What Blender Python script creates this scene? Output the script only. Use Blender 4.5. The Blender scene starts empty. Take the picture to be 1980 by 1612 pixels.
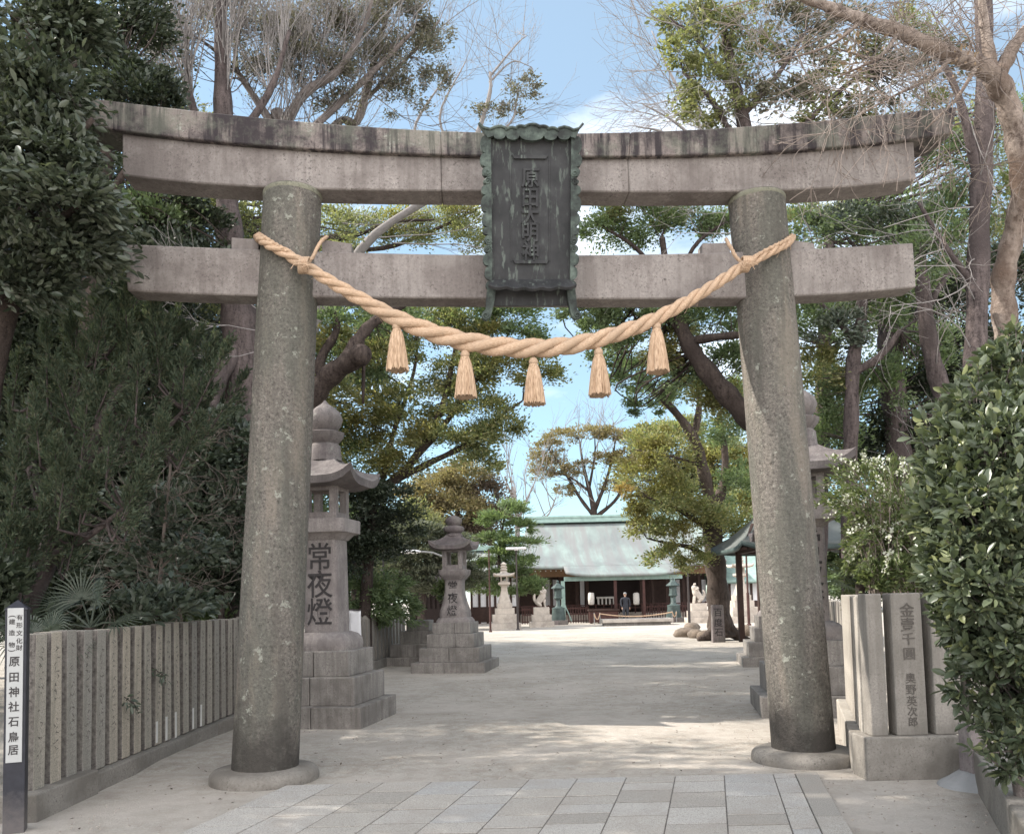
import bpy, bmesh, math, random
import numpy as np
from mathutils import Vector, Matrix

random.seed(7)
RNG = np.random.default_rng(11)
SC = bpy.context.scene
COL = SC.collection
R = math.radians
PI = math.pi

# ------------------------------------------------------------------ camera
F_PX, CX, PPY, PITCH, ROLL, EYE = 1650.0, 990.0, 1047.0, R(3.7), 0.024, 1.55
SHIFT = (PPY - 806.0) / 1980.0
_c, _s = math.cos(PITCH), math.sin(PITCH)
_fw = Vector((0, _c, _s)); _up0 = Vector((0, -_s, _c)); _r0 = Vector((1, 0, 0))
_rt = _r0 * math.cos(ROLL) - _up0 * math.sin(ROLL)
_up = _up0 * math.cos(ROLL) + _r0 * math.sin(ROLL)
CAMPOS = Vector((0, 0, EYE))
cam_d = bpy.data.cameras.new("camera")
cam_d.sensor_width = 36.0
cam_d.lens = F_PX / 1980.0 * 36.0
cam_d.shift_y = SHIFT
cam_d.clip_start = 0.05
cam_d.clip_end = 2000
cam = bpy.data.objects.new("camera", cam_d)
COL.objects.link(cam)
m3 = Matrix((_rt, _up, -_fw)).transposed()
cam.matrix_world = Matrix.Translation(CAMPOS) @ m3.to_4x4()
SC.camera = cam

# ------------------------------------------------------------------ sky, sun, exposure
SUN_EL, SUN_AZ = R(40), R(-80)          # azimuth measured from +Y towards +X
SUN_DIR = Vector((math.sin(SUN_AZ) * math.cos(SUN_EL), math.cos(SUN_AZ) * math.cos(SUN_EL), math.sin(SUN_EL)))
world = bpy.data.worlds.new("World"); SC.world = world
world.use_nodes = True
wn, wl = world.node_tree.nodes, world.node_tree.links
wn.clear()
w_out = wn.new("ShaderNodeOutputWorld"); w_bg = wn.new("ShaderNodeBackground")
sky = wn.new("ShaderNodeTexSky"); sky.sky_type = 'NISHITA'; sky.sun_disc = False
sky.sun_elevation = SUN_EL; sky.sun_rotation = SUN_AZ
sky.air_density = 1.0; sky.dust_density = 0.25; sky.ozone_density = 1.2; sky.altitude = 800
w_tc = wn.new("ShaderNodeTexCoord")
w_map = wn.new("ShaderNodeMapping"); w_map.inputs['Scale'].default_value = (1.6, 1.6, 3.6)
w_map.inputs['Location'].default_value = (2.62, 1.1, 0.22)
w_no = wn.new("ShaderNodeTexNoise"); w_no.inputs['Scale'].default_value = 2.2
w_no.inputs['Detail'].default_value = 9; w_no.inputs['Roughness'].default_value = 0.55
w_rmp = wn.new("ShaderNodeValToRGB")
w_rmp.color_ramp.elements[0].position = 0.49; w_rmp.color_ramp.elements[0].color = (0, 0, 0, 1)
w_rmp.color_ramp.elements[1].position = 0.76; w_rmp.color_ramp.elements[1].color = (1, 1, 1, 1)
w_mix = wn.new("ShaderNodeMixRGB"); w_mix.inputs[2].default_value = (7.2, 7.6, 8.2, 1)
wl.new(w_tc.outputs['Generated'], w_map.inputs['Vector'])
wl.new(w_map.outputs['Vector'], w_no.inputs['Vector'])
w_sep = wn.new("ShaderNodeSeparateXYZ"); wl.new(w_tc.outputs['Generated'], w_sep.inputs[0])
w_grad = wn.new("ShaderNodeMapRange"); w_grad.inputs['From Min'].default_value = 0.25; w_grad.inputs['From Max'].default_value = -0.7
w_grad.inputs['To Min'].default_value = -0.12; w_grad.inputs['To Max'].default_value = 1.0
wl.new(w_sep.outputs[1], w_grad.inputs['Value'])          # cloud bank added out of view, away from the shrine, to brighten the shade
w_bias = wn.new("ShaderNodeMath"); w_bias.operation = 'MULTIPLY_ADD'; w_bias.inputs[1].default_value = 0.22
wl.new(w_grad.outputs[0], w_bias.inputs[0]); wl.new(w_no.outputs['Fac'], w_bias.inputs[2])
wl.new(w_bias.outputs[0], w_rmp.inputs['Fac'])
w_cl = wn.new("ShaderNodeMixRGB"); w_cl.inputs[1].default_value = (7.6, 7.8, 8.2, 1); w_cl.inputs[2].default_value = (17.6, 17.2, 17.2, 1)
wl.new(w_grad.outputs[0], w_cl.inputs[0]); wl.new(w_cl.outputs['Color'], w_mix.inputs[2])
wl.new(w_rmp.outputs['Color'], w_mix.inputs[0])
w_tint = wn.new("ShaderNodeMixRGB"); w_tint.blend_type = 'MULTIPLY'; w_tint.inputs[0].default_value = 1.0
w_tint.inputs[2].default_value = (0.66, 0.86, 0.86, 1)
w_haze = wn.new("ShaderNodeMixRGB"); w_haze.inputs[0].default_value = 0.26; w_haze.inputs[2].default_value = (5.6, 6.6, 7.2, 1)
wl.new(sky.outputs['Color'], w_tint.inputs[1]); wl.new(w_tint.outputs['Color'], w_haze.inputs[1]); wl.new(w_haze.outputs['Color'], w_mix.inputs[1])
wl.new(w_mix.outputs['Color'], w_bg.inputs['Color'])
w_bg.inputs['Strength'].default_value = 0.085
wl.new(w_bg.outputs['Background'], w_out.inputs['Surface'])

sun_d = bpy.data.lights.new("sun", 'SUN'); sun_d.energy = 3.2; sun_d.angle = R(0.53); sun_d.color = (1.0, 0.94, 0.85)
sun = bpy.data.objects.new("sun", sun_d); COL.objects.link(sun)
sun.rotation_euler = SUN_DIR.to_track_quat('Z', 'Y').to_euler()
sun.location = (0, 0, 30)

SC.view_settings.view_transform = 'Standard'
SC.view_settings.look = 'None'
SC.view_settings.exposure = 1.5
SC.view_settings.gamma = 1.0
SC.cycles.max_bounces = 7
SC.cycles.diffuse_bounces = 4
SC.cycles.use_denoising = True

# ------------------------------------------------------------------ geometry helpers
def ray(px, py):
    return (_rt * ((px - CX) / F_PX) + _up * ((PPY - py) / F_PX) + _fw)

def P(px, py, Y):
    d = ray(px, py)
    return CAMPOS + d * (Y / d.y)

def G(px, py, z=0.0):
    d = ray(px, py)
    return CAMPOS + d * ((z - EYE) / d.z)

def tag(o, label=None, cat=None, group=None, kind=None):
    if label: o["label"] = label
    if cat: o["category"] = cat
    if group: o["group"] = group
    if kind: o["kind"] = kind
    return o

def empty(name, loc, rz=0.0, label=None, cat=None, group=None):
    o = bpy.data.objects.new(name, None)
    o.empty_display_size = 0.2
    COL.objects.link(o)
    o.location = loc; o.rotation_euler = (0, 0, rz)
    return tag(o, label, cat, group)

def dup(o, parent=None):
    c = o.copy(); COL.objects.link(c)
    if parent is not None: c.parent = parent
    for ch in [x for x in bpy.data.objects if x.parent == o]:
        dup(ch, c)
    return c

def raw_mesh(name, V, F3=None, F4=None, FN=None):
    """fast mesh from numpy vertex array plus tri / quad arrays (and optional ngon lists)"""
    me = bpy.data.meshes.new(name)
    V = np.asarray(V, dtype=np.float32).reshape(-1, 3)
    loops = []; starts = []; totals = []; cur = 0
    for arr, k in ((F3, 3), (F4, 4)):
        if arr is not None and len(arr):
            a = np.asarray(arr, dtype=np.int32).reshape(-1, k)
            loops.append(a.ravel()); starts.append(cur + np.arange(len(a), dtype=np.int32) * k)
            totals.append(np.full(len(a), k, dtype=np.int32)); cur += a.size
    if FN:
        for f in FN:
            loops.append(np.array(f, dtype=np.int32)); starts.append(np.array([cur], dtype=np.int32))
            totals.append(np.array([len(f)], dtype=np.int32)); cur += len(f)
    L = np.concatenate(loops); S = np.concatenate(starts)
    me.vertices.add(len(V)); me.vertices.foreach_set("co", V.ravel())
    me.loops.add(len(L)); me.loops.foreach_set("vertex_index", L)
    me.polygons.add(len(S)); me.polygons.foreach_set("loop_start", S)
    me.update(calc_edges=True)
    me.validate()
    return me

def link(name, me, mat, parent=None, bevel=0.0, smooth=None):
    ob = bpy.data.objects.new(name, me); COL.objects.link(ob)
    if mat is not None: me.materials.append(mat)
    if parent is not None: ob.parent = parent
    if smooth is not None:
        me.polygons.foreach_set("use_smooth", np.ones(len(me.polygons), dtype=bool))
        if smooth < 180:
            me.set_sharp_from_angle(angle=R(smooth))
    if bevel > 0:
        b = ob.modifiers.new("bevel", 'BEVEL'); b.width = bevel; b.segments = 2
        b.limit_method = 'ANGLE'; b.angle_limit = R(35)
    return ob

class MB:
    """collects shapes; build() links them as ONE mesh object"""
    def __init__(s): s.V = []; s.F = []; s.n = 0
    def add(s, V, F):
        V = np.asarray(V, dtype=float).reshape(-1, 3)
        s.V.append(V); s.F.extend([tuple(i + s.n for i in f) for f in F]); s.n += len(V)
        return s
    def hexa(s, P8):
        return s.add(P8, [(0,3,2,1),(4,5,6,7),(0,1,5,4),(1,2,6,5),(2,3,7,6),(3,0,4,7)])
    def box(s, c, size, rz=0.0, top=1.0, topy=None):
        hx, hy, hz = size[0]/2, size[1]/2, size[2]/2
        ty = top if topy is None else topy
        pts = [(-hx,-hy,-hz),(hx,-hy,-hz),(hx,hy,-hz),(-hx,hy,-hz),
               (-hx*top,-hy*ty,hz),(hx*top,-hy*ty,hz),(hx*top,hy*ty,hz),(-hx*top,hy*ty,hz)]
        cs, sn = math.cos(rz), math.sin(rz)
        return s.hexa([(c[0]+x*cs-y*sn, c[1]+x*sn+y*cs, c[2]+z) for x,y,z in pts])
    def beam(s, a, b, w, h):
        a = Vector(a); b = Vector(b); d = (b-a).normalized()
        sd = d.cross(Vector((0,0,1)))
        if sd.length < 1e-4: sd = Vector((1,0,0))
        sd.normalize(); u = sd.cross(d).normalized()
        pts = []
        for p in (a, b):
            for i, j in ((-1,-1),(1,-1),(1,1),(-1,1)):
                pts.append(p + sd*(i*w/2) + u*(j*h/2))
        return s.hexa(pts)
    def rings(s, rings, cap0=True, cap1=True):
        n = len(rings[0]); V = np.concatenate([np.asarray(r, float) for r in rings]); F = []
        for i in range(len(rings)-1):
            for j in range(n):
                k = (j+1) % n
                F.append((i*n+j, i*n+k, (i+1)*n+k, (i+1)*n+j))
        if cap0: F.append(tuple(reversed(range(n))))
        if cap1: F.append(tuple((len(rings)-1)*n + j for j in range(n)))
        return s.add(V, F)
    def lathe(s, prof, c=(0,0,0), n=24, sq=0, rz=0.0, sy=1.0, jit=None):
        th = np.arange(n)*2*PI/n + (PI/n if sq else 0)
        ct, st = np.cos(th), np.sin(th)
        k = 1.0 if not sq else 1.0/((np.abs(ct)**sq + np.abs(st)**sq)**(1.0/sq))
        cs, sn = math.cos(rz), math.sin(rz)
        rg = []
        for r, z in prof:
            x, y = r*k*ct, r*k*st*sy
            rg.append(np.stack([c[0]+x*cs-y*sn, c[1]+x*sn+y*cs, np.full(n, c[2]+z)], 1))
        return s.rings(rg)
    def tube(s, pts, rad, n=8, cap=True):
        pts = np.asarray([tuple(p) for p in pts], float)
        rad = np.broadcast_to(np.asarray(rad, float), (len(pts),))
        d = np.gradient(pts, axis=0); d /= np.maximum(np.linalg.norm(d, axis=1, keepdims=True), 1e-9)
        ref = np.array([0.31, 0.17, 0.93]) if abs(d[0][2]) < 0.9 else np.array([0.9, 0.3, 0.1])
        a = np.cross(d[0], ref); a /= np.linalg.norm(a)
        th = np.arange(n)*2*PI/n; rg = []
        for i in range(len(pts)):
            a = a - d[i]*np.dot(a, d[i]); a /= max(np.linalg.norm(a), 1e-9)
            b = np.cross(d[i], a)
            rg.append(pts[i] + rad[i]*(np.outer(np.cos(th), a) + np.outer(np.sin(th), b)))
        return s.rings(rg, cap, cap)
    def prism(s, poly, o, u, v, w, t0, t1):
        """polygon (list of 2D) in frame o,u,v extruded from t0 to t1 along w"""
        o = Vector(o); n = len(poly)
        V = [o + u*x + v*y + w*t0 for x, y in poly] + [o + u*x + v*y + w*t1 for x, y in poly]
        F = [tuple(reversed(range(n))), tuple(range(n, 2*n))]
        F += [(i, (i+1) % n, n+(i+1) % n, n+i) for i in range(n)]
        return s.add([tuple(p) for p in V], F)
    def blob(s, c, r, n=10, m=7, squash=1.0, rot=None, noise=0.0):
        rg = []
        for i in range(1, m):
            f = PI*i/m; ring = []
            for j in range(n):
                t = 2*PI*j/n
                v = Vector((r[0]*math.sin(f)*math.cos(t), r[1]*math.sin(f)*math.sin(t), -r[2]*math.cos(f)))
                if noise: v *= 1 + random.uniform(-noise, noise)
                if rot is not None: v = rot @ v
                ring.append((c[0]+v.x, c[1]+v.y, c[2]+v.z))
            rg.append(ring)
        return s.rings(rg)
    def mesh(s, txt, char, o, u, v, w, size, extrude, bold=0.0, sx=1.0, cz=0.0):
        V, F = glyph(char, bold)
        o = Vector(o); out = []
        for x, y, z in V:
            out.append(tuple(o + u*(x*size*sx) + v*(y*size) + w*(cz + z*extrude)))
        return s.add(out, F)
    def arrays(s):
        return np.concatenate(s.V)
    def build(s, name, mat, parent=None, bevel=0.0, smooth=None, local=None):
        V = np.concatenate(s.V)
        if local is not None: V = V - np.asarray(local, float)
        me = bpy.data.meshes.new(name)
        me.from_pydata(V.tolist(), [], s.F); me.update()
        return link(name, me, mat, parent, bevel, smooth)

_GL = {}
def glyph(ch, bold=0.0):
    """one character as a mesh centred on its own box, z running 0..1"""
    key = (ch, bold)
    if key in _GL: return _GL[key]
    c = bpy.data.curves.new("glyph", 'FONT'); c.body = ch; c.size = 1.0; c.extrude = 0.5; c.offset = bold; c.resolution_u = 3
    o = bpy.data.objects.new("glyph", c); COL.objects.link(o)
    dg = bpy.context.evaluated_depsgraph_get(); dg.update()
    me = bpy.data.meshes.new_from_object(o.evaluated_get(dg))
    V = np.array([v.co[:] for v in me.vertices]); F = [tuple(p.vertices) for p in me.polygons]
    mn, mx = V.min(0), V.max(0)
    V[:, 0] -= (mn[0]+mx[0])/2; V[:, 1] -= (mn[1]+mx[1])/2; V[:, 2] += 0.5
    bpy.data.objects.remove(o); bpy.data.meshes.remove(me); bpy.data.curves.remove(c)
    _GL[key] = (V, F)
    return _GL[key]

def catmull(pts, k=6):
    """smooth path through (x,y,z,r) control points"""
    p = np.asarray(pts, float)
    if len(p) < 3:
        t = np.linspace(0, 1, k+1)[:, None]
        return p[0]*(1-t) + p[-1]*t
    q = np.vstack([2*p[0]-p[1], p, 2*p[-1]-p[-2]]); out = []
    for i in range(1, len(q)-2):
        for t in np.linspace(0, 1, k, endpoint=False):
            a, b, c, d = q[i-1], q[i], q[i+1], q[i+2]
            out.append(0.5*((2*b) + (-a+c)*t + (2*a-5*b+4*c-d)*t*t + (-a+3*b-3*c+d)*t**3))
    out.append(p[-1])
    return np.array(out)

# ------------------------------------------------------------------ materials
class NT:
    def __init__(s, name):
        s.m = bpy.data.materials.new(name); s.m.use_nodes = True
        s.n = s.m.node_tree.nodes; s.l = s.m.node_tree.links
        s.b = s.n["Principled BSDF"]; s.out = s.n["Material Output"]
        s._tc = None
    def tc(s, kind='Object'):
        if s._tc is None: s._tc = s.n.new("ShaderNodeTexCoord")
        return s._tc.outputs[kind]
    def mapping(s, scale, src=None, loc=(0,0,0), rot=(0,0,0)):
        m = s.n.new("ShaderNodeMapping"); m.inputs['Scale'].default_value = scale
        m.inputs['Location'].default_value = loc; m.inputs['Rotation'].default_value = rot
        s.l.new(src if src is not None else s.tc(), m.inputs['Vector']); return m.outputs['Vector']
    def noise(s, scale, detail=4, rough=0.55, vec=None):
        t = s.n.new("ShaderNodeTexNoise"); t.inputs['Scale'].default_value = scale
        t.inputs['Detail'].default_value = detail; t.inputs['Roughness'].default_value = rough
        s.l.new(vec if vec is not None else s.tc(), t.inputs['Vector']); return t.outputs['Fac']
    def voro(s, scale, vec=None, feature='F1'):
        t = s.n.new("ShaderNodeTexVoronoi"); t.inputs['Scale'].default_value = scale; t.feature = feature
        s.l.new(vec if vec is not None else s.tc(), t.inputs['Vector']); return t.outputs['Distance']
    def ramp(s, src, stops):
        r = s.n.new("ShaderNodeValToRGB"); e = r.color_ramp.elements
        while len(e) < len(stops): e.new(0.5)
        for i, (p, c) in enumerate(stops):
            e[i].position = p
            e[i].color = (c, c, c, 1) if not isinstance(c, (tuple, list)) else (*c[:3], 1)
        s.l.new(src, r.inputs['Fac']); return r.outputs['Color']
    def mix(s, fac, a, b, mode='MIX'):
        m = s.n.new("ShaderNodeMixRGB"); m.blend_type = mode
        for i, x in enumerate((fac, a, b)):
            if isinstance(x, (int, float)): m.inputs[i].default_value = x if i == 0 else (x, x, x, 1)
            elif isinstance(x, (tuple, list)): m.inputs[i].default_value = (*x[:3], 1)
            else: s.l.new(x, m.inputs[i])
        return m.outputs['Color']
    def math(s, op, a, b=0.0):
        m = s.n.new("ShaderNodeMath"); m.operation = op
        for i, x in enumerate((a, b)):
            if isinstance(x, (int, float)): m.inputs[i].default_value = x
            else: s.l.new(x, m.inputs[i])
        return m.outputs[0]
    def sep(s, src=None):
        x = s.n.new("ShaderNodeSeparateXYZ"); s.l.new(src if src is not None else s.tc(), x.inputs[0]); return x.outputs
    def island(s):
        g = s.n.new("ShaderNodeNewGeometry"); return g.outputs['Random Per Island']
    def objrand(s):
        g = s.n.new("ShaderNodeObjectInfo"); return g.outputs['Random']
    def bump(s, h, strength=0.3, dist=0.01):
        b = s.n.new("ShaderNodeBump"); b.inputs['Strength'].default_value = strength
        b.inputs['Distance'].default_value = dist
        s.l.new(h, b.inputs['Height']); s.l.new(b.outputs[0], s.b.inputs['Normal']); return s
    def col(s, c, rough=0.8, spec=0.3, metal=0.0):
        if isinstance(c, (tuple, list)): s.b.inputs['Base Color'].default_value = (*c[:3], 1)
        else: s.l.new(c, s.b.inputs['Base Color'])
        if isinstance(rough, (int, float)): s.b.inputs['Roughness'].default_value = rough
        else: s.l.new(rough, s.b.inputs['Roughness'])
        s.b.inputs['Specular IOR Level'].default_value = spec
        s.b.inputs['Metallic'].default_value = metal
        return s

def granite(name, base, dark=0.55, speck=45, stain=None, stain_amt=0.0, streak=0.0, moss=0.0, bump=0.35, tint2=None, bumpscale=55, perobj=0.0, pits=0.0, lichen=0.0):
    t = NT(name)
    sp = t.noise(speck*.62, 5, 0.82)
    c = t.ramp(sp, [(0.37, tuple(x*dark for x in base)), (0.46, tuple(x*0.92 for x in base)), (0.56, base), (0.68, tuple(min(1, x*1.28) for x in base))])
    if pits: c = t.mix(t.ramp(t.noise(speck*.5, 3, 0.7, t.mapping((1, 1, 1), loc=(3, 7, 1))), [(0.60, 0.0), (0.66, pits)]), c, tuple(x*.22 for x in base))
    if lichen: c = t.mix(t.ramp(t.noise(5.5, 8, 0.78, t.mapping((1, 1, 1), loc=(9, 2, 5))), [(0.585, 0.0), (0.62, lichen)]), c, (0.36, 0.37, 0.32))
    big = t.noise(3.2, 5, 0.6)
    t2 = tint2 or tuple(x*0.78 for x in base)
    c = t.mix(t.ramp(big, [(0.40, 0.0), (0.62, 1.0)]), c, t.mix(0.75, c, t2))
    if perobj:
        c = t.mix(1.0, c, t.ramp(t.objrand(), [(0, 1-perobj), (1, 1+perobj)]), 'MULTIPLY')
    if stain_amt:
        sn = t.noise(1.7, 7, 0.68)
        f = t.math('MULTIPLY', t.ramp(sn, [(0.46, 0.0), (0.60, 1.0)]), stain_amt)
        c = t.mix(f, c, stain or (0.05, 0.045, 0.045))
    if streak:
        v = t.mapping((9, 9, 0.7)); st = t.noise(1.6, 6, 0.65, v)
        f = t.math('MULTIPLY', t.ramp(st, [(0.46, 0.0), (0.58, 1.0)]), streak)
        c = t.mix(f, c, stain or (0.04, 0.036, 0.038))
    if moss:
        mn = t.noise(2.6, 8, 0.7); f = t.math('MULTIPLY', t.ramp(mn, [(0.48, 0.0), (0.60, 1.0)]), moss)
        c = t.mix(f, c, (0.20, 0.215, 0.165))
    t.col(c, 0.88, 0.25)
    t.bump(t.mix(0.5, t.noise(bumpscale, 4, 0.7), t.noise(12, 4, 0.6)), bump, 0.012)
    return t.m

def plain(name, c, rough=0.7, metal=0.0, var=0.15, scale=8, spec=0.3, bump=0.0):
    t = NT(name)
    n = t.noise(scale, 5, 0.6)
    t.col(t.ramp(n, [(0.3, tuple(x*(1-var) for x in c)), (0.7, tuple(min(1, x*(1+var)) for x in c))]), rough, spec, metal)
    if bump: t.bump(t.noise(scale*6, 4), bump, 0.01)
    return t.m

def leafmat(name, cols, rough=0.42, trans=0.35, spec=0.45, patch=None):
    """leaves: colour differs from leaf to leaf; part of the light passes through"""
    t = NT(name)
    cols = [tuple(.3*(.3*q[0]+.6*q[1]+.1*q[2]) + .7*x for x in q) for q in cols]
    n = len(cols)
    c = t.ramp(t.island(), [(i/(n-1) if n > 1 else 0, cols[i]) for i in range(n)])
    if patch:
        c = t.mix(t.ramp(t.noise(0.55, 3, 0.6), [(0.45, 0.0), (0.62, 1.0)]), c, t.mix(0.75, c, patch))
    t.col(c, rough, spec)
    tr = t.n.new("ShaderNodeBsdfTranslucent")
    t.l.new(t.mix(0.6, c, t.mix(1.0, c, (1.25, 1.35, 0.55), 'MULTIPLY')), tr.inputs['Color'])
    mx = t.n.new("ShaderNodeMixShader"); mx.inputs[0].default_value = trans
    t.l.new(t.b.outputs[0], mx.inputs[1]); t.l.new(tr.outputs[0], mx.inputs[2])
    t.l.new(mx.outputs[0], t.out.inputs['Surface'])
    return t.m

def barkmat(name, base, dark, scale=7, moss=None):
    t = NT(name)
    v = t.mapping((scale*2.2, scale*2.2, scale*0.45))
    n = t.noise(1.0, 8, 0.7, v)
    n = t.mix(0.4, n, t.noise(22, 5, 0.75))
    c = t.ramp(n, [(0.38, dark), (0.5, base), (0.64, tuple(min(1, x*1.6) for x in base))])
    b2 = t.noise(1.3, 4, 0.6)
    c = t.mix(t.ramp(b2, [(0.45, 0.0), (0.65, 1.0)]), c, moss or tuple((a+b)/2 for a, b in zip(base, dark)))
    t.col(c, 0.92, 0.15); t.bump(t.mix(0.5, n, t.noise(26, 5, 0.7)), 1.0, 0.04)
    return t.m

M = {}
M['beam'] = granite("beam_granite", (0.262, 0.234, 0.217), 0.45, 70, stain=(0.10, 0.082, 0.076), stain_amt=0.55, streak=0.3, pits=0.8, bump=0.6)
M['kasagi'] = granite("weathered_lintel", (0.20, 0.168, 0.155), 0.36, 60, stain=(0.034, 0.028, 0.03), stain_amt=0.97, streak=1.0, moss=0.3, pits=0.9, lichen=0.9, bump=0.7)
M['pillar'] = granite("pillar_granite", (0.275, 0.245, 0.205), 0.45, 62, stain=(0.11, 0.105, 0.09), stain_amt=0.45, streak=0.35, moss=0.75, bump=0.6)
M['stone'] = granite("lantern_granite", (0.30, 0.268, 0.252), 0.55, 80, stain=(0.11, 0.09, 0.09), stain_amt=0.5, streak=0.3, pits=0.5, bump=0.5)
M['roofstone'] = granite("lantern_roof_granite", (0.19, 0.168, 0.16), 0.5, 70, stain=(0.07, 0.058, 0.06), stain_amt=0.6, streak=0.3, pits=0.7, lichen=0.5, bump=0.6)
M['step'] = granite("step_granite", (0.285, 0.262, 0.240), 0.55, 80, stain=(0.075, 0.065, 0.058), stain_amt=0.4, streak=0.3, pits=0.6, bump=0.5)
M['oldstone'] = granite("old_dark_stone", (0.20, 0.17, 0.165), 0.5, 60, stain=(0.06, 0.05, 0.055), stain_amt=0.5, streak=0.3, moss=0.2)
M['white_stone'] = granite("pale_granite", (0.52, 0.46, 0.40), 0.65, 60, stain=(0.2, 0.17, 0.15), stain_amt=0.4)
M['post'] = granite("fence_granite", (0.235, 0.214, 0.19), 0.55, 95, stain=(0.11, 0.1, 0.085), stain_amt=0.35, streak=0.35, perobj=0.14)
M['pale_post'] = granite("pale_fence_granite", (0.40, 0.365, 0.32), 0.6, 95, stain=(0.13, 0.115, 0.1), stain_amt=0.3, streak=0.4, perobj=0.08)
M['plinth'] = granite("plinth_granite", (0.235, 0.215, 0.19), 0.55, 80, stain=(0.10, 0.088, 0.075), stain_amt=0.5, pits=0.7, bump=0.6)
M['concrete'] = granite("concrete", (0.36, 0.33, 0.29), 0.8, 30, stain=(0.2, 0.175, 0.15), stain_amt=0.5)
M['ink'] = plain("engraved_paint", (0.045, 0.04, 0.04), 0.85)
M['ink_soft'] = plain("engraved_shadow", (0.085, 0.075, 0.066), 0.9)
# ------------------------------------------------------------------ ground and paving
t = NT("packed_sand")
wc = t.tc()
fine = t.noise(95, 3, 0.8); mid = t.noise(7, 6, 0.65); big = t.noise(0.55, 5, 0.6)
strt = t.noise(1.0, 5, 0.6, t.mapping((1.5, 2.0, 1), rot=(0, 0, 0.5)))
c = t.ramp(t.mix(0.5, fine, t.noise(33, 5, 0.8)), [(0.36, (0.19, 0.168, 0.14)), (0.46, (0.40, 0.366, 0.32)), (0.56, (0.475, 0.438, 0.388)), (0.68, (0.60, 0.56, 0.50))])
c = t.mix(t.ramp(mid, [(0.42, 0.0), (0.62, 0.6)]), c, (0.30, 0.255, 0.215))
c = t.mix(t.ramp(big, [(0.42, 0.0), (0.62, 0.6)]), c, (0.52, 0.47, 0.42))
c = t.mix(t.ramp(strt, [(0.48, 0.0), (0.64, 0.35)]), c, (0.285, 0.252, 0.212))
t.col(c, 0.95, 0.1)
scuff = t.noise(3.1, 7, 0.75)
t.bump(t.mix(0.5, t.noise(60, 5, 0.8), t.mix(0.5, t.noise(11, 6, 0.7), scuff)), 0.9, 0.035)
M['sand'] = t.m
mb = MB(); xs = np.concatenate([[-260, -90, -40], np.linspace(-16, 24, 81), [60, 120, 300]])
ys = np.concatenate([[-60, -10, 0], np.linspace(2, 34, 65), [40, 50, 70, 110, 200, 420]])
V = []
for y in ys:
    for x in xs:
        z = 0.0
        if -15 < x < 23 and 8.2 < y < 33:
            z = 0.014*math.sin(x*1.3+y*0.7)+0.012*math.sin(x*0.45-y*1.1)+random.uniform(-.004, .004)
        V.append((x, y, z))
nx = len(xs)
Fq = [(j*nx+i, j*nx+i+1, (j+1)*nx+i+1, (j+1)*nx+i) for j in range(len(ys)-1) for i in range(nx-1)]
mb.add(V, Fq)
tag(mb.build("ground", M['sand'], smooth=180), kind="structure")

# paving: skewed courses of granite slabs, a border stone along the right edge
t = NT("paving_granite")
isl = t.island(); sp = t.noise(130, 3, 0.8)
c = t.ramp(sp, [(0.36, (0.19, 0.18, 0.168)), (0.48, (0.345, 0.33, 0.31)), (0.60, (0.445, 0.43, 0.405))])
c = t.mix(1.0, c, t.ramp(isl, [(0.0, (0.80, 0.77, 0.73)), (0.4, (1.04, 1.0, 0.95)), (0.7, (0.97, 0.975, 0.985)), (1.0, (1.14, 1.10, 1.05))]), 'MULTIPLY')
c = t.mix(t.ramp(t.noise(2.2, 6, 0.65), [(0.46, 0.0), (0.66, 0.5)]), c, (0.30, 0.265, 0.23))
t.col(c, 0.85, 0.25); t.bump(t.noise(120, 4, 0.7), 0.3, 0.006)
M['slab'] = t.m
mb = MB(); SK = 0.232; g = 0.003
def slab(a0, a1, b0, b1, zt=0.035):
    zt += random.uniform(-.0012, .0015)
    q = lambda a, b, z: (a + (b-7.2)*SK, b, z)
    e = 0.002
    gy = .009
    mb.hexa([q(a0+g, b0+gy, -.05), q(a1-g, b0+gy, -.05), q(a1-g, b1-gy, -.05), q(a0+g, b1-gy, -.05),
             q(a0+g+e, b0+gy+e, zt), q(a1-g-e, b0+gy+e, zt), q(a1-g-e, b1-gy-e, zt), q(a0+g+e, b1-gy-e, zt)])
a = -1.93; wcol = 0.405
k = 0
while a < 2.25:
    w = wcol if a + wcol < 2.26 else 2.30 - a
    b = 7.22 + random.uniform(-.015, .015); first = True
    while b > 0.6:
        L = random.choice([0.26, 0.32, 0.38, 0.45, 0.52]) if not first else random.uniform(0.16, 0.42)
        slab(a, a+w, b-L, b); b -= L; first = False
    a += w; k += 1
b = 7.20
while b > 0.6:
    L = random.uniform(1.2, 1.9); slab(2.30, 2.49, b-L, b, 0.04); b -= L
tag(mb.build("paving", M['slab']), kind="structure")
mb = MB(); mb.add([(-1.93+(0.4-7.2)*SK, .4, .0315), (2.49+(0.4-7.2)*SK, .4, .0315), (2.49, 7.2, .0315), (-1.93, 7.2, .0315)], [(0,1,2,3)])
tag(mb.build("paving_bed", plain("joint_sand", (0.13, 0.116, 0.104), 0.95, var=.4, scale=20)), kind="structure")

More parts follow.
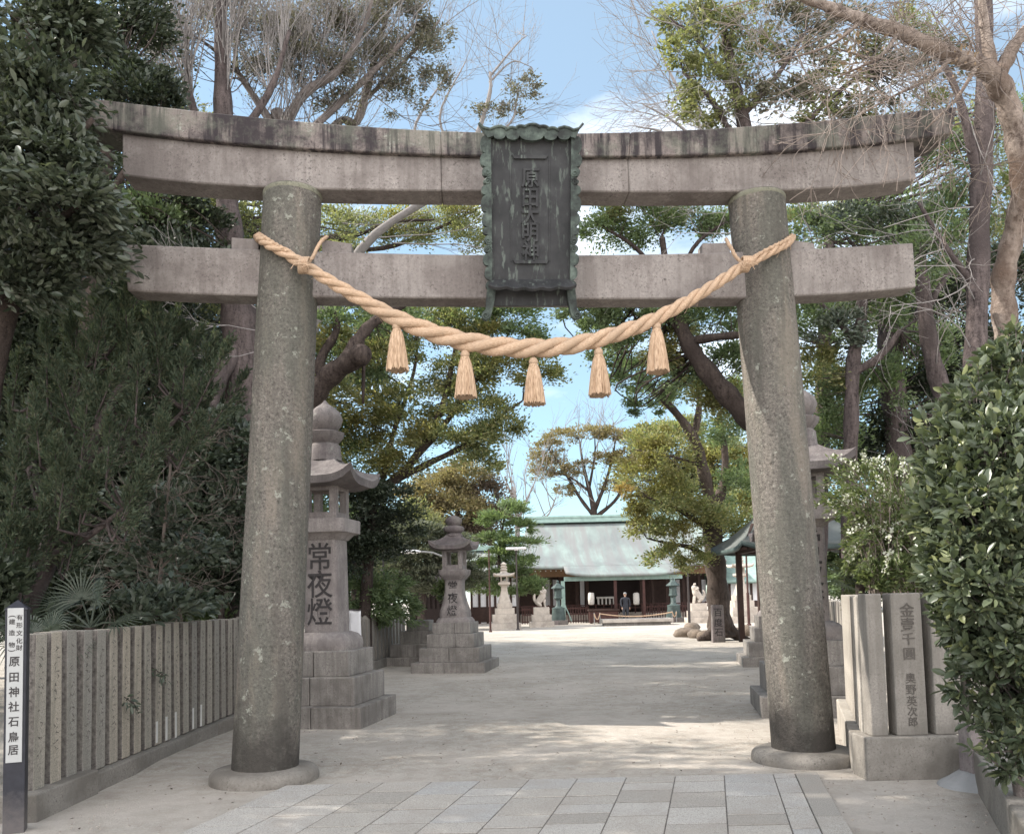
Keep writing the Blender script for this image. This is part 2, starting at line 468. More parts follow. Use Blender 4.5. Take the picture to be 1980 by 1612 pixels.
# ------------------------------------------------------------------ torii gate
YL, YR = 7.63, 7.92
TL = P(512, 1497, YL); TR = P(1555, 1464, YR); TL.z = TR.z = 0
TU = (TR - TL).normalized(); TN = Vector((TU.y, -TU.x, 0)); ZUP = Vector((0, 0, 1))
def PT(px, py, off=0.0):
    d = ray(px, py); o = TL + TN*off
    return CAMPOS + d * ((o - CAMPOS).dot(TN) / d.dot(TN))
def UZ(px, py, off):
    p = PT(px, py, off); return (p - TL).dot(TU), p.z
def at_u(u, z, off): return TL + TU*u + TN*off + ZUP*z
TORII = empty("torii_gate", (TL + TR)/2, 0, "weathered grey granite torii gate with curved top lintel spanning the sandy path", "torii gate")
TO = tuple(TORII.location)

def curve_beam(name, top, bot, off, mat, cuts=(), slant=(0.0, 0.0), deg=4, bevel=0.012, n=44):
    tu = np.array([UZ(x, y, off) for x, y in top]); bu = np.array([UZ(x, y, off) for x, y in bot])
    ct = np.polyfit(tu[:, 0], tu[:, 1], deg); cb = np.polyfit(bu[:, 0], bu[:, 1], deg)
    u0t, u1t, u0b, u1b = tu[0, 0], tu[-1, 0], bu[0, 0], bu[-1, 0]
    edges = [0.0] + [(UZ(cx_, 275, off)[0] - u0t)/(u1t - u0t) for cx_ in cuts] + [1.0]
    mb = MB()
    for i in range(len(edges)-1):
        e0 = edges[i] + (0.00004 if i else 0); e1 = edges[i+1] - (0.00004 if i < len(edges)-2 else 0)
        rg = []
        for s_ in np.linspace(e0, e1, max(6, int(n*(e1-e0)))):
            ut = u0t + (u1t-u0t)*s_; ub = u0b + (u1b-u0b)*s_
            rg.append([at_u(ub, np.polyval(cb, ub), off), at_u(ub, np.polyval(cb, ub), -off),
                       at_u(ut, np.polyval(ct, ut), -off), at_u(ut, np.polyval(ct, ut), off)])
        mb.rings(rg)
    return mb.build(name, mat, TORII, bevel=bevel, smooth=40, local=TO), (ct, cb)

KT = [(147,186),(235,198),(402,216),(520,229),(660,240),(850,253),(930,256),(1125,256),(1220,256),(1320,250),(1400,247),(1511,240),(1705,221),(1851,206)]
KB = [(158,241),(214,250),(335,265),(503,283),(660,290),(850,298),(930,300),(1125,302),(1220,302),(1320,303),(1400,298),(1554,288),(1769,266),(1841,260)]
curve_beam("top_lintel", KT, KB, 0.21, M['kasagi'], cuts=(852, 1220))
ST = [(236,253),(335,267),(503,285),(660,293),(930,303),(1126,305),(1320,306),(1554,291),(1767,268)]
SB = [(236,339),(360,351),(509,362),(660,367),(928,369),(1126,370),(1320,372),(1447,370),(1521,367),(1772,347)]
curve_beam("upper_beam", ST, SB, 0.15, M['beam'], cuts=(852, 1213), bevel=0.015)
NTp = [(236,471),(449,479),(660,488),(928,491),(1126,492),(1320,491),(1518,482),(1766,469)]
NBt = [(246,562),(496,572),(660,575),(930,577),(1129,578),(1320,577),(1420,577),(1534,572),(1772,555)]
_, (ncT, ncB) = curve_beam("tie_beam", NTp, NBt, 0.125, M['beam'], bevel=0.015)

t = NT("pillar_stone_stained")
zc = t.sep()[2]
sp = t.noise(38, 5, 0.82)
c = t.ramp(sp, [(0.36, (0.05, 0.045, 0.04)), (0.45, (0.125, 0.112, 0.098)), (0.56, (0.165, 0.148, 0.13)), (0.68, (0.27, 0.245, 0.215))])
c = t.mix(t.ramp(t.noise(1.5, 6, 0.65, t.mapping((2.4, 2.4, 0.55))), [(0.44, 0.0), (0.58, 0.8)]), c, t.mix(0.6, c, (0.085, 0.09, 0.074)))
c = t.mix(t.ramp(t.noise(1.9, 5, 0.6, t.mapping((2.2, 2.2, 0.4), loc=(5, 3, 2))), [(0.52, 0.0), (0.66, 0.7)]), c, t.mix(0.5, c, (0.27, 0.225, 0.18)))
c = t.mix(t.ramp(t.noise(1.6, 5, 0.6, t.mapping((5, 5, 0.35))), [(0.54, 0.0), (0.66, 0.6)]), c, (0.085, 0.078, 0.068))
c = t.mix(t.ramp(t.noise(9, 6, 0.75), [(0.60, 0.0), (0.64, 0.75)]), c, (0.30, 0.305, 0.26))
c = t.mix(t.ramp(t.noise(26, 4, 0.75), [(0.62, 0.0), (0.67, 0.75)]), c, (0.045, 0.04, 0.036))
wet = t.math('ADD', zc, t.math('MULTIPLY', t.math('SUBTRACT', t.noise(2.6, 4, 0.6), 0.5), 1.5))
c = t.mix(t.ramp(wet, [(0.26, 0.8), (0.40, 0.5), (0.60, 0.0)]), c, (0.045, 0.04, 0.036))
t.col(c, 0.9, 0.22)
t.bump(t.mix(0.5, t.noise(38, 5, 0.8), t.noise(15, 5, 0.7)), 1.0, 0.03)
M['pillar'] = t.m
def torii_pillar(bx, by, tx, ty, Y, r0, r1):
    b = P(bx, by, Y); b.z = 0.05; tp = P(tx, ty, Y); mb = MB(); rg = []
    for i in range(41):
        s_ = i/40; cc = b*(1-s_) + tp*s_; r = r0*(1-s_) + r1*s_
        rg.append([(cc.x + r*math.cos(a)*(1+.006*math.sin(3*a+i*.31)), cc.y + r*math.sin(a)*(1+.006*math.cos(2*a+i*.23)), cc.z) for a in np.arange(56)*2*PI/56])
    mb.rings(rg)
    o = mb.build("pillar", M['pillar'], TORII, smooth=50, local=TO)
    mb = MB(); R0 = 0.47
    mb.lathe([(R0*.99, -.04), (R0, 0.035), (R0*.985, .07), (R0*.93, .098), (R0*.82, .112), (r0*.9, .118)], (b.x, b.y, 0), 56)
    mb.build("base_disc", M['plinth'], TORII, smooth=50, local=TO)
    # worn mossy collar where the pillar meets the beam
    mb = MB(); mb.lathe([(r1*1.0, -.04), (r1*1.018, -.02), (r1*1.018, .0), (r1*.985, .012)], (tp.x, tp.y, tp.z-.01), 40)
    mb.build("collar", granite("mossy_collar%d" % int(bx), (0.19, 0.185, 0.14), 0.5, 50), TORII, smooth=50, local=TO)
    return b, tp
LB, LT = torii_pillar(512, 1497, 566, 376, YL, 0.288, 0.262)
RB, RT = torii_pillar(1555, 1464, 1463, 386, YR, 0.282, 0.262)
for x0, x1, yt0, yt1 in ((447,500,458,462), (622,680,462,470), (1358,1412,470,468), (1528,1576,462,470)):
    mb = MB(); rg = []
    ua, ub = UZ(x0, 480, .08)[0], UZ(x1, 480, .08)[0]
    za, zb = UZ(x0, yt0, .08)[1], UZ(x1, yt1, .08)[1]
    for u_, z_ in ((ua, za), (ub, zb)):
        zl = np.polyval(ncT, u_) - .02
        rg.append([at_u(u_, zl, .085), at_u(u_, zl, -.085), at_u(u_, z_, -.075), at_u(u_, z_, .075)])
    mb.rings(rg)
    mb.build("wedge", M['beam'], TORII, bevel=0.01, local=TO)

# ------------------------------------------------------------------ bronze name plaque
t = NT("aged_bronze")
oc = t.tc()
c = t.ramp(t.noise(5, 6, 0.6), [(0.35, (0.018, 0.019, 0.020)), (0.55, (0.032, 0.032, 0.034)), (0.75, (0.048, 0.05, 0.05))])
v1 = t.noise(1.0, 4, 0.6, t.mapping((22, 22, 0.10))); v2 = t.noise(1.0, 3, 0.5, t.mapping((9, 9, 0.3), loc=(3, 1, 0)))
stf = t.math('MULTIPLY', t.ramp(v1, [(0.55, 0.0), (0.62, 1.0)]), t.ramp(v2, [(0.42, 0.0), (0.58, 1.0)]))
c = t.mix(t.math('MULTIPLY', stf, 0.62), c, (0.13, 0.155, 0.135))
t.col(c, 0.62, 0.4, 0.25); t.bump(t.noise(40, 4), 0.15, 0.004)
M['bronze'] = t.m
t = NT("verdigris_bronze")
c = t.ramp(t.noise(9, 6, 0.65), [(0.38, (0.022, 0.025, 0.024)), (0.52, (0.05, 0.064, 0.056)), (0.70, (0.12, 0.15, 0.128))])
t.col(c, 0.65, 0.35, 0.2); t.bump(t.noise(60, 4), 0.2, 0.004)
M['verdigris'] = t.m
QA = PT(1027, 622, .20); QB = PT(1027, 246, .62)
QY = (QB - QA).normalized(); QX = TU.copy(); QN = QX.cross(QY).normalized()
if QN.dot(TN) < 0: QN = -QN
QS = (QB - QA).length/376.0
PLQ = empty("name_plaque", QA, 0, "dark bronze name plaque with scalloped verdigris frame hung at the gate's centre", "plaque")
QO = tuple(QA)
def q2(px, py): return ((px - 1027)*QS*1.02, (622 - py)*QS)
def qpoly(pts): return [q2(*p) for p in pts]
mb = MB(); mb.prism(qpoly([(940,268),(1113,268),(1108,590),(945,590)]), QA, QX, QY, QN, -.05, 0.0)
mb.build("panel", M['bronze'], PLQ, bevel=.004, local=QO)
mb = MB()
for x0, x1, y in ((988,1061,303),(990,1063,504)):
    mb.prism(qpoly([(x0,y-4),(x1,y-4),(x1-5,y+3),(x0+5,y+3)]), QA, QX, QY, QN, 0.0, .022)
for x0, x1 in ((985, 988), (1062, 1065)):
    mb.prism(qpoly([(x0,306),(x1,306),(x1,502),(x0,502)]), QA, QX, QY, QN, 0.0, .006)
mb.prism(qpoly([(948,276),(951,276),(951,548),(948,548)]), QA, QX, QY, QN, 0.0, .012)
mb.prism(qpoly([(1103,276),(1106,276),(1106,548),(1103,548)]), QA, QX, QY, QN, 0.0, .012)
mb.build("inner_frame", M['bronze'], PLQ, bevel=.002, local=QO)
mb = MB()
for ch, cy in zip("原田大明神", (342, 379, 412, 446, 483)):
    x, y = q2(1025, cy)
    mb.mesh(None, ch, QA + QX*x + QY*y, QX, QY, QN, 40*QS, .022, bold=0.022, sx=0.92)
o = mb.build("lettering", M['bronze'], PLQ, bevel=.0015, local=QO)
# scalloped border, curls at the sides, crest at the top
def arc(cx_, cy_, rx, ry, a0, a1, n=7):
    return [(cx_ + rx*math.cos(R(a0 + (a1-a0)*i/n)), cy_ - ry*math.sin(R(a0 + (a1-a0)*i/n))) for i in range(n+1)]
def side_poly(sgn):
    out = [(945, 262)]
    for y0, y1, bx in ((264,297,928),(297,322,927),(322,341,931),(344,356,933),(356,376,929),(376,408,928),(408,436,930),(436,452,931),(452,470,934),(470,487,933),(487,512,931),(512,540,934),(540,560,936)):
        out += arc(bx + 8, (y0+y1)/2, 9, (y1-y0)/2 - .5, 90, 270, 8)
    out += [(945, 562)]
    inner = [(948, 562), (948, 262)]
    P_ = out + inner
    return P_ if sgn < 0 else [(2*1026.5 - x, y) for x, y in P_][::-1]
for sg in (-1, 1):
    mb = MB()
    mb.prism(qpoly(side_poly(sg)), QA, QX, QY, QN, -.05, .045)
    for cy in (334, 350, 464, 480):     # spiral curls
        pts = []; cx_ = 941 if sg < 0 else 2*1026.5-941
        for i in range(15):
            a = i/14*1.6*2*PI; r_ = 7*(1 - i/17)
            x, y = q2(cx_ - sg*r_*math.cos(a)*1.0, cy + (r_*math.sin(a))*(1 if cy in (334, 464) else -1))
            pts.append(QA + QX*x + QY*y + QN*.045)
        mb.tube(pts, .0075, 6)
    mb.build("side_border", M['verdigris'], PLQ, bevel=.005, local=QO)
mb = MB()
crest = [(924,242),(933,250),(946,253),(955,249),(966,247),(976,250)]
crest += arc(988, 256, 11, 7, 170, 30, 5) + arc(1006, 254, 12, 8, 160, 40, 5) + arc(1028, 252, 16, 9, 165, 15, 6)
crest += arc(1049, 254, 12, 8, 140, 20, 5) + arc(1067, 256, 11, 7, 150, 10, 5)
crest += [(1079,250),(1090,247),(1099,249),(1108,253),(1119,250),(1127,241)]
top_pts = crest
low = [(1112,270),(1104,268)] + arc(1090,266,12,7,0,-180,5) + arc(1064,266,13,8,0,-180,5) + arc(1027,266,23,9,0,-180,8) + arc(990,266,13,8,0,-180,5) + arc(964,266,12,7,0,-180,5) + [(950,268),(942,270)]
mb.prism(qpoly(crest + low), QA, QX, QY, QN, -.04, .07)
for i in range(len(crest)-1):   # raised rim following the crest
    a, b = crest[i], crest[i+1]
pts = []
for x_, y_ in crest:
    x, y = q2(x_, y_ + 2); pts.append(QA + QX*x + QY*y + QN*.075)
mb.tube(pts, .012, 6)
mb.build("crest", M['verdigris'], PLQ, bevel=.006, local=QO)
# sloping shelf below and two scrolled feet
mb = MB()
f = lambda px, py, d: tuple(QA + QX*q2(px, py)[0] + QY*q2(px, py)[1] + QN*d)
nsh = 25; topv = []; botv = []; bot2 = []
for i in range(nsh):
    s_ = i/(nsh-1); xt = 950 + 154*s_; xb = 939 + 176*s_
    sc_ = abs(math.sin(s_*PI*5))*4 + 4*math.sin(s_*PI)
    topv.append(f(xt, 537, .01)); botv.append(f(xb, 551 + sc_, .16)); bot2.append(f(xb, 557 + sc_, .145))
mb.add(topv + botv + bot2, [(i, i+1, nsh+i+1, nsh+i) for i in range(nsh-1)] + [(nsh+i, nsh+i+1, 2*nsh+i+1, 2*nsh+i) for i in range(nsh-1)] + [(2*nsh+i, 2*nsh+i+1, i+1, i) for i in range(nsh-1)] + [(0, nsh, 2*nsh), (nsh-1, 3*nsh-1, 2*nsh-1)])
mb.build("lower_shelf", M['bronze'], PLQ, bevel=.004, local=QO)
for sg in (-1, 1):
    mb = MB(); mx = lambda x: x if sg < 0 else 2*1026.5 - x
    poly = [(mx(x), y) for x, y in ((938,556),(955,558),(953,578),(948,600),(944,614),(936,621),(928,618),(925,609),(929,602),(934,598),(935,580))]
    if sg > 0: poly = poly[::-1]
    mb.prism(qpoly(poly), QA, QX, QY, QN, -.03, .06)
    pts = []
    for i in range(13):
        a = i/12*1.5*2*PI; r_ = 8*(1-i/16); x, y = q2(mx(934 + r_*math.cos(a)), 610 + r_*math.sin(a))
        pts.append(QA + QX*x + QY*y + QN*.065)
    mb.tube(pts, .008, 6)
    mb.build("foot", M['verdigris'], PLQ, bevel=.005, local=QO)
for x in (955, 1098):
    mb = MB()
    mb.beam(f(x, 330, -.05), at_u(UZ(x, 335, .14)[0], UZ(x, 335, .14)[1], .155), .05, .05)
    mb.build("bracket", M['bronze'], PLQ, local=QO); mb = MB()
    mb.beam(f(x, 570, -.05), at_u(UZ(x, 560, .12)[0], UZ(x, 560, .12)[1], .13), .05, .05)
    mb.build("bracket", M['bronze'], PLQ, local=QO)

# ------------------------------------------------------------------ straw rope with tassels
t = NT("rice_straw")
c = t.ramp(t.noise(1.0, 4, 0.6, t.mapping((40, 160, 160))), [(0.35, (0.36, 0.235, 0.15)), (0.55, (0.49, 0.345, 0.235)), (0.75, (0.58, 0.435, 0.315))])
c = t.mix(t.ramp(t.noise(4.5, 5, 0.7), [(0.45, 0.0), (0.62, 0.6)]), c, (0.37, 0.27, 0.19))
t.col(c, 0.75, 0.25); t.bump(t.noise(1.0, 3, 0.6, t.mapping((30, 220, 220))), 0.6, 0.006)
M['straw'] = t.m
RP = [(497,458,.02,9),(505,465,.24,9.5),(525,477,.33,10.5),(545,486,.34,11.5),(568,500,.345,12.5),(590,514,.35,13),(640,545,.35,13.5),(700,580,.35,16),(760,612,.35,18),(830,641,.35,20.5),(900,660,.35,21.5),(975,671,.35,21.5),(1035,673,.35,21),(1100,668,.35,20),(1170,652,.35,18.5),(1250,624,.35,16.5),(1320,588,.35,14),(1390,545,.35,12.5),(1441,512,.345,12),(1470,497,.33,11),(1500,482,.31,10),(1522,470,.23,9.5),(1532,459,.0,9)]
cp = []
for x, y, off, r_ in RP:
    p = PT(x, y, off); cp.append((p.x, p.y, p.z, r_*6.25/1650))
path = catmull(cp, 14)
seg = np.linalg.norm(np.diff(path[:, :3], axis=0), axis=1); arc_l = np.concatenate([[0], np.cumsum(seg)])
N = 520; sN = np.linspace(0, arc_l[-1], N)
pth = np.stack([np.interp(sN, arc_l, path[:, k]) for k in range(4)], 1)
ROPE = empty("straw_rope", pth[N//2, :3], 0, "thick twisted rice straw rope sagging between the two torii pillars", "sacred rope")
RO = tuple(ROPE.location)
tan = np.gradient(pth[:, :3], axis=0); tan /= np.linalg.norm(tan, axis=1, keepdims=True)
nb = np.array(TN); b1 = np.cross(tan, nb); b1 /= np.linalg.norm(b1, axis=1, keepdims=True); b2 = np.cross(tan, b1)
ds = np.gradient(sN); ang = np.cumsum(ds/(pth[:, 3]*9.0)) * 2*PI / 1.0
mb = MB()
for k in range(3):
    a = -ang + k*2*PI/3
    off = pth[:, 3:4]*0.55
    cen = pth[:, :3] + off*(np.cos(a)[:, None]*b1 + np.sin(a)[:, None]*b2)
    mb.tube(cen, pth[:, 3]*0.555*(1+0.035*np.sin(sN*90)), 14)
for _ in range(170):      # straw ends working loose
    i = random.randint(12, N-12); a = random.uniform(0, 2*PI); r_ = pth[i, 3]
    s0 = pth[i, :3] + (math.cos(a)*b1[i] + math.sin(a)*b2[i])*r_*.95
    dv = tan[i]*random.choice((-1, 1))*random.uniform(.02, .06) + (math.cos(a)*b1[i] + math.sin(a)*b2[i])*random.uniform(.004, .022) + np.array([0, 0, -random.uniform(0, .02)])
    mb.tube([s0 - dv*.2, s0 + dv*.5, s0 + dv + np.array([0, 0, -.006])], .0014, 3)
mb.build("twisted_strands", M['straw'], ROPE, smooth=80, local=RO)
def thin_rope(pts, r_, name, turns=18):
    pt = catmull([(p.x, p.y, p.z, 0) for p in pts], 16)[:, :3]
    d = np.gradient(pt, axis=0); d /= np.linalg.norm(d, axis=1, keepdims=True)
    e1 = np.cross(d, np.array(TN)); e1 /= np.linalg.norm(e1, axis=1, keepdims=True); e2 = np.cross(d, e1)
    mb = MB(); a = np.linspace(0, turns*2*PI, len(pt))
    for k in range(2):
        cen = pt + .5*r_*(np.cos(a + k*PI)[:, None]*e1 + np.sin(a + k*PI)[:, None]*e2)
        mb.tube(cen, r_*.62, 8)
    mb.build(name, M['straw'], ROPE, smooth=80, local=RO)
thin_rope([PT(590,512,.36), PT(604,498,.33), PT(613,480,.28), PT(622,466,.19), PT(632,458,.0)], .017, "tie_cord")
thin_rope([PT(1440,512,.36), PT(1424,498,.33), PT(1416,484,.31), PT(1409,472,.25), PT(1404,462,.05)], .017, "tie_cord")
thin_rope([PT(586,510,.36), PT(560,489,.37), PT(535,474,.36), PT(512,460,.29), PT(500,452,.05)], .02, "tie_cord", 26)
thin_rope([PT(1446,508,.36), PT(1470,490,.37), PT(1500,474,.34), PT(1520,464,.28), PT(1532,455,.05)], .02, "tie_cord", 26)
for kx, ky in ((588, 513), (1441, 511)):
    mb = MB(); kc = PT(kx, ky, .37)
    for j in range(5):
        tl = (j - 2)*.016; pts = []
        for i in range(17):
            a = i/16*2*PI
            pts.append(kc + TU*(tl + .012*math.sin(a)) + ZUP*(.066*math.sin(a)) + TN*(.066*math.cos(a)))
        mb.tube(pts, .010, 7)
    for j in range(7):      # loose ends of the binding
        e = kc + TN*.06 + TU*random.uniform(-.05, .05)
        mb.tube([e, e + Vector((random.uniform(-.04, .04), -.02, -.02)), e + Vector((random.uniform(-.07, .07), -.02, random.uniform(-.08, -.02)))], .0035, 5)
    mb.build("knot", M['straw'], ROPE, smooth=80, local=RO)
TPOS = [(767,622,716,"straw tassel furthest left on the rope, nearest the mossy pillar"),
        (899,676,768,"straw tassel second from left, hanging below the plaque's left scrolled foot"),
        (1031,690,781,"lowest straw tassel, hanging at the middle of the rope"),
        (1157,672,764,"straw tassel right of the middle one, below the plaque's right scrolled foot"),
        (1269,622,719,"straw tassel furthest right on the rope, high beside the right pillar")]
t = NT("tassel_straw")
zt_ = t.mapping((150, 150, 3))
c = t.ramp(t.noise(1.0, 3, 0.6, zt_), [(0.30, (0.16, 0.10, 0.06)), (0.45, (0.40, 0.275, 0.18)), (0.65, (0.53, 0.385, 0.27))])
t.col(c, 0.8, 0.2); t.bump(t.noise(1.0, 3, 0.6, zt_), 0.8, 0.006)
M['tassel'] = t.m
for x, y0, y1, lab in TPOS:
    top = PT(x, y0, .35); bot = PT(x, y1, .35); H = top.z - bot.z
    ts = empty("straw_tassel", top, 0, lab, "straw tassel", "straw tassels hanging from the rope")
    mb = MB(); mb.lathe([(.012, .0), (.030, -.014), (.041, -.036), (.040, -.056), (.028, -.072)], (0,0,0), 20)
    mb.tube([(0,0,.03),(0,0,-.01)], .006, 6)
    mb.build("head", M['straw'], ts, smooth=80)
    mb = MB(); n = 90; rg = []
    jit = [random.uniform(.93, 1.03) for _ in range(n)]; jl = [random.uniform(-.012, .012) for _ in range(n)]
    for s_ in np.linspace(0, 1, 9):
        r_ = .036 + (.098-.036)*s_**.62*1.0
        zz = -.066 - (H-.066)*s_
        rg.append([(r_*jit[k]**(1+s_)*math.cos(2*PI*k/n), r_*jit[k]**(1+s_)*math.sin(2*PI*k/n), zz + jl[k]*s_) for k in range(n)])
    mb.rings(rg, False, True)
    for k in range(40):
        a = random.uniform(0, 2*PI); r_ = .098*math.sqrt(random.random())
        mb.tube([(r_*.8*math.cos(a), r_*.8*math.sin(a), -H*.7), (r_*math.cos(a), r_*math.sin(a), -H - random.uniform(0, .014))], .0022, 4)
    mb.build("skirt", M['tassel'], ts, smooth=60)

# ------------------------------------------------------------------ marker post at the left
MPY = 6.08
b = P(29, 1600, MPY)
sg = empty("marker_post", (b.x, b.y, 0), R(21), "dark navy square marker post with a white vertical signboard, left of the fence", "sign post")
t = NT("navy_paint")
zc = t.sep()[2]
c = t.mix(t.ramp(t.math('ADD', zc, t.math('MULTIPLY', t.noise(18, 6, 0.7), 0.35)), [(0.22, 0.75), (0.48, 0.0)]), t.ramp(t.noise(20, 5), [(0.3, (0.014, 0.014, 0.019)), (0.7, (0.024, 0.024, 0.032))]), (0.12, 0.105, 0.10))
t.col(c, 0.55, 0.4); M['navy'] = t.m
top_z = P(30, 1160, MPY).z; wz = .134
mb = MB(); mb.lathe([(wz/2, -.05), (wz/2, top_z-.075)], (0,0,0), 4, sq=0, rz=PI/4)
mb = MB(); mb.box((0,0,(top_z-.07)/2-.02), (wz, wz, top_z-.07+.04))
mb.build("post", M['navy'], sg, bevel=.004)
mb = MB(); mb.rings([[(-wz*.54,-wz*.54,top_z-.072),(wz*.54,-wz*.54,top_z-.072),(wz*.54,wz*.54,top_z-.072),(-wz*.54,wz*.54,top_z-.072)],
    [(-wz*.54,-wz*.54,top_z-.058),(wz*.54,-wz*.54,top_z-.058),(wz*.54,wz*.54,top_z-.058),(-wz*.54,wz*.54,top_z-.058)],
    [(-.004,-.004,top_z),(.004,-.004,top_z),(.004,.004,top_z),(-.004,.004,top_z)]])
mb.build("cap", M['navy'], sg, bevel=.003)
zb0, zb1 = P(30, 1470, MPY).z, P(30, 1175, MPY).z
mb = MB(); mb.box((-.002, -wz/2-.004, (zb0+zb1)/2), (.100, .008, zb1-zb0))
brd = mb.build("signboard", plain("white_board", (0.37, 0.37, 0.362), 0.55, var=.05), sg, bevel=.002)
mb = MB(); X_, Z_, N_ = Vector((1,0,0)), Vector((0,0,1)), Vector((0,-1,0))
zpix = lambda py: P(30, py, MPY).z
for ch, py in zip("原田神社石鳥居", (1277,1307,1335,1363,1392,1421,1446)):
    mb.mesh(None, ch, Vector((-.006, -wz/2-.008, zpix(py))), X_, Z_, N_, .074, .002, bold=0.016, sx=.92)
for ch, py in zip("有形文化財", (1193,1208,1223,1238,1251)):
    mb.mesh(None, ch, Vector((.023, -wz/2-.008, zpix(py))), X_, Z_, N_, .041, .002, bold=0.01)
for ch, py in zip("建造物", (1201,1222,1245)):
    mb.mesh(None, ch, Vector((-.023, -wz/2-.008, zpix(py))), X_, Z_, N_, .041, .002, bold=0.01)
V, F = glyph("(", 0.01)
for py, sgn in ((1191, -1), (1256, 1)):
    o = Vector((-.023, -wz/2-.008, zpix(py)))
    W = [tuple(o + X_*(y*.05*-1) + Z_*(-x*.05*sgn*-1) + N_*(z*.002)) for x, y, z in V]
    mb.add(W, F)
mb.box((0, -wz/2-.003, (zb0+zb1)/2), (.02, .004, (zb1-zb0)*.9))
mb.build("lettering", M['ink'], brd)

# ------------------------------------------------------------------ stone post fences
t = NT("engraved_fence_post")
xyz = t.sep()
c0 = t.ramp(t.noise(95, 3, 0.75), [(0.36, (0.16, 0.147, 0.128)), (0.45, (0.285, 0.262, 0.232)), (0.58, (0.335, 0.31, 0.275)), (0.72, (0.43, 0.40, 0.36))])
c0 = t.mix(1.0, c0, t.ramp(t.objrand(), [(0, (0.76, 0.77, 0.77)), (0.5, (1.0, 0.98, 0.93)), (1, (1.16, 1.10, 1.0))]), 'MULTIPLY')
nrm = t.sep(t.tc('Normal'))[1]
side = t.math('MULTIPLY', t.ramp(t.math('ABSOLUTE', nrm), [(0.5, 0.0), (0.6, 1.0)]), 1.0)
c0 = t.mix(side, c0, t.ramp(t.noise(30, 5, 0.8), [(0.38, (0.065, 0.057, 0.052)), (0.6, (0.17, 0.153, 0.138))]))  # faces between posts darkened: shade of the gaps put into the colour
c0 = t.mix(t.ramp(t.noise(1.6, 5, 0.65, t.mapping((7, 7, 0.8))), [(0.48, 0.0), (0.66, 0.5)]), c0, (0.15, 0.14, 0.115))
t.col(c0, 0.9, 0.2); t.bump(t.mix(0.5, t.noise(70, 4, .7), t.noise(16, 4)), 0.5, 0.012)
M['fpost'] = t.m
M['patch'] = plain('pale_cement', (0.52, 0.51, 0.48), .9)
def row_fence(name, label, p0, p1, n, w, d, h, zp, plw, plh, mat, plmat, rz, pl_cuts, tilt=0.0, pointed=False, marks=False, group=None):
    """posts standing on a low kerb from p0 to p1"""
    r0 = empty(name, (p0[0], p0[1], 0), 0, label, "stone fence")
    for i in range(n):
        s_ = i/(n-1); x = (p1[0]-p0[0])*s_; y = (p1[1]-p0[1])*s_
        hh = h + random.uniform(-.012, .012)
        mb = MB()
        if pointed: mb.rings([[(-w/2,-d/2,0),(w/2,-d/2,0),(w/2,d/2,0),(-w/2,d/2,0)], [(-w/2,-d/2,hh-zp-.09),(w/2,-d/2,hh-zp-.09),(w/2,d/2,hh-zp-.09),(-w/2,d/2,hh-zp-.09)], [(-w*.12,-d*.12,hh-zp),(w*.12,-d*.12,hh-zp),(w*.12,d*.12,hh-zp),(-w*.12,d*.12,hh-zp)]])
        else: mb.box((0,0,(hh-zp)/2), (w, d, hh-zp), top=.97)
        o = mb.build("post", mat, r0, bevel=.008)
        o.location = (x, y, zp); o.rotation_euler = (random.uniform(-.013, .013), random.uniform(-.01, .01), rz + random.uniform(-.02, .02))
        if marks:   # worn, unreadable carving down the face
            mk = MB(); mk.box((0, 0, (hh-zp)/2), (.01, .01, (hh-zp)*.8))
            for z in np.arange(.30, hh-zp-.12, .055):
                if random.random() < .85:
                    for _ in range(random.randint(1, 3)):
                        ys = random.uniform(-.03, .03); a = random.uniform(-1.2, 1.2); L = random.uniform(.006, .02)
                        dy, dz = math.cos(a)*L, math.sin(a)*L; zz = z + random.uniform(-.015, .015); ww = .003
                        xf = w/2*(1 - .03*zz/(hh-zp)) + .0012
                        mk.hexa([(xf-.004, ys-dy, zz-dz-ww), (xf+.0005, ys-dy, zz-dz-ww), (xf+.0005, ys-dy, zz-dz+ww), (xf-.004, ys-dy, zz-dz+ww),
                                 (xf-.004, ys+dy, zz+dz-ww), (xf+.0005, ys+dy, zz+dz-ww), (xf+.0005, ys+dy, zz+dz+ww), (xf-.004, ys+dy, zz+dz+ww)])
            if i in (9, 10, 11, 13, 14):
                rp = MB(); rp.box((w/2-.012, -d/2+.028, .13), (.032, .04, random.uniform(.2, .27))); rp.build("cement_patch", M['patch'], o)
            if mk.n: mk.build("carving", M['ink_soft'], o)
    L = math.hypot(p1[0]-p0[0], p1[1]-p0[1]); dx, dy = (p1[0]-p0[0])/L, (p1[1]-p0[1])/L
    ang = math.atan2(dy, dx)
    for c0_, c1_, ww, hh_ in pl_cuts:
        mb = MB(); mb.box((dx*(c0_+c1_)/2, dy*(c0_+c1_)/2, hh_/2-.03), (c1_-c0_-.012, ww, hh_+.06), rz=ang)
        mb.build("kerb_stone", plmat, r0, bevel=.012)
    return r0
FXL = -3.68
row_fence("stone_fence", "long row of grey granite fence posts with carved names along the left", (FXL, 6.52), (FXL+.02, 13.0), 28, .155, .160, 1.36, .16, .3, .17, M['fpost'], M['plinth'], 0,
          [(-.22, .72, .36, .20), (.72, 2.05, .30, .155), (2.05, 3.7, .29, .15), (3.7, 5.2, .29, .145), (5.2, 6.8, .29, .15)], marks=True)
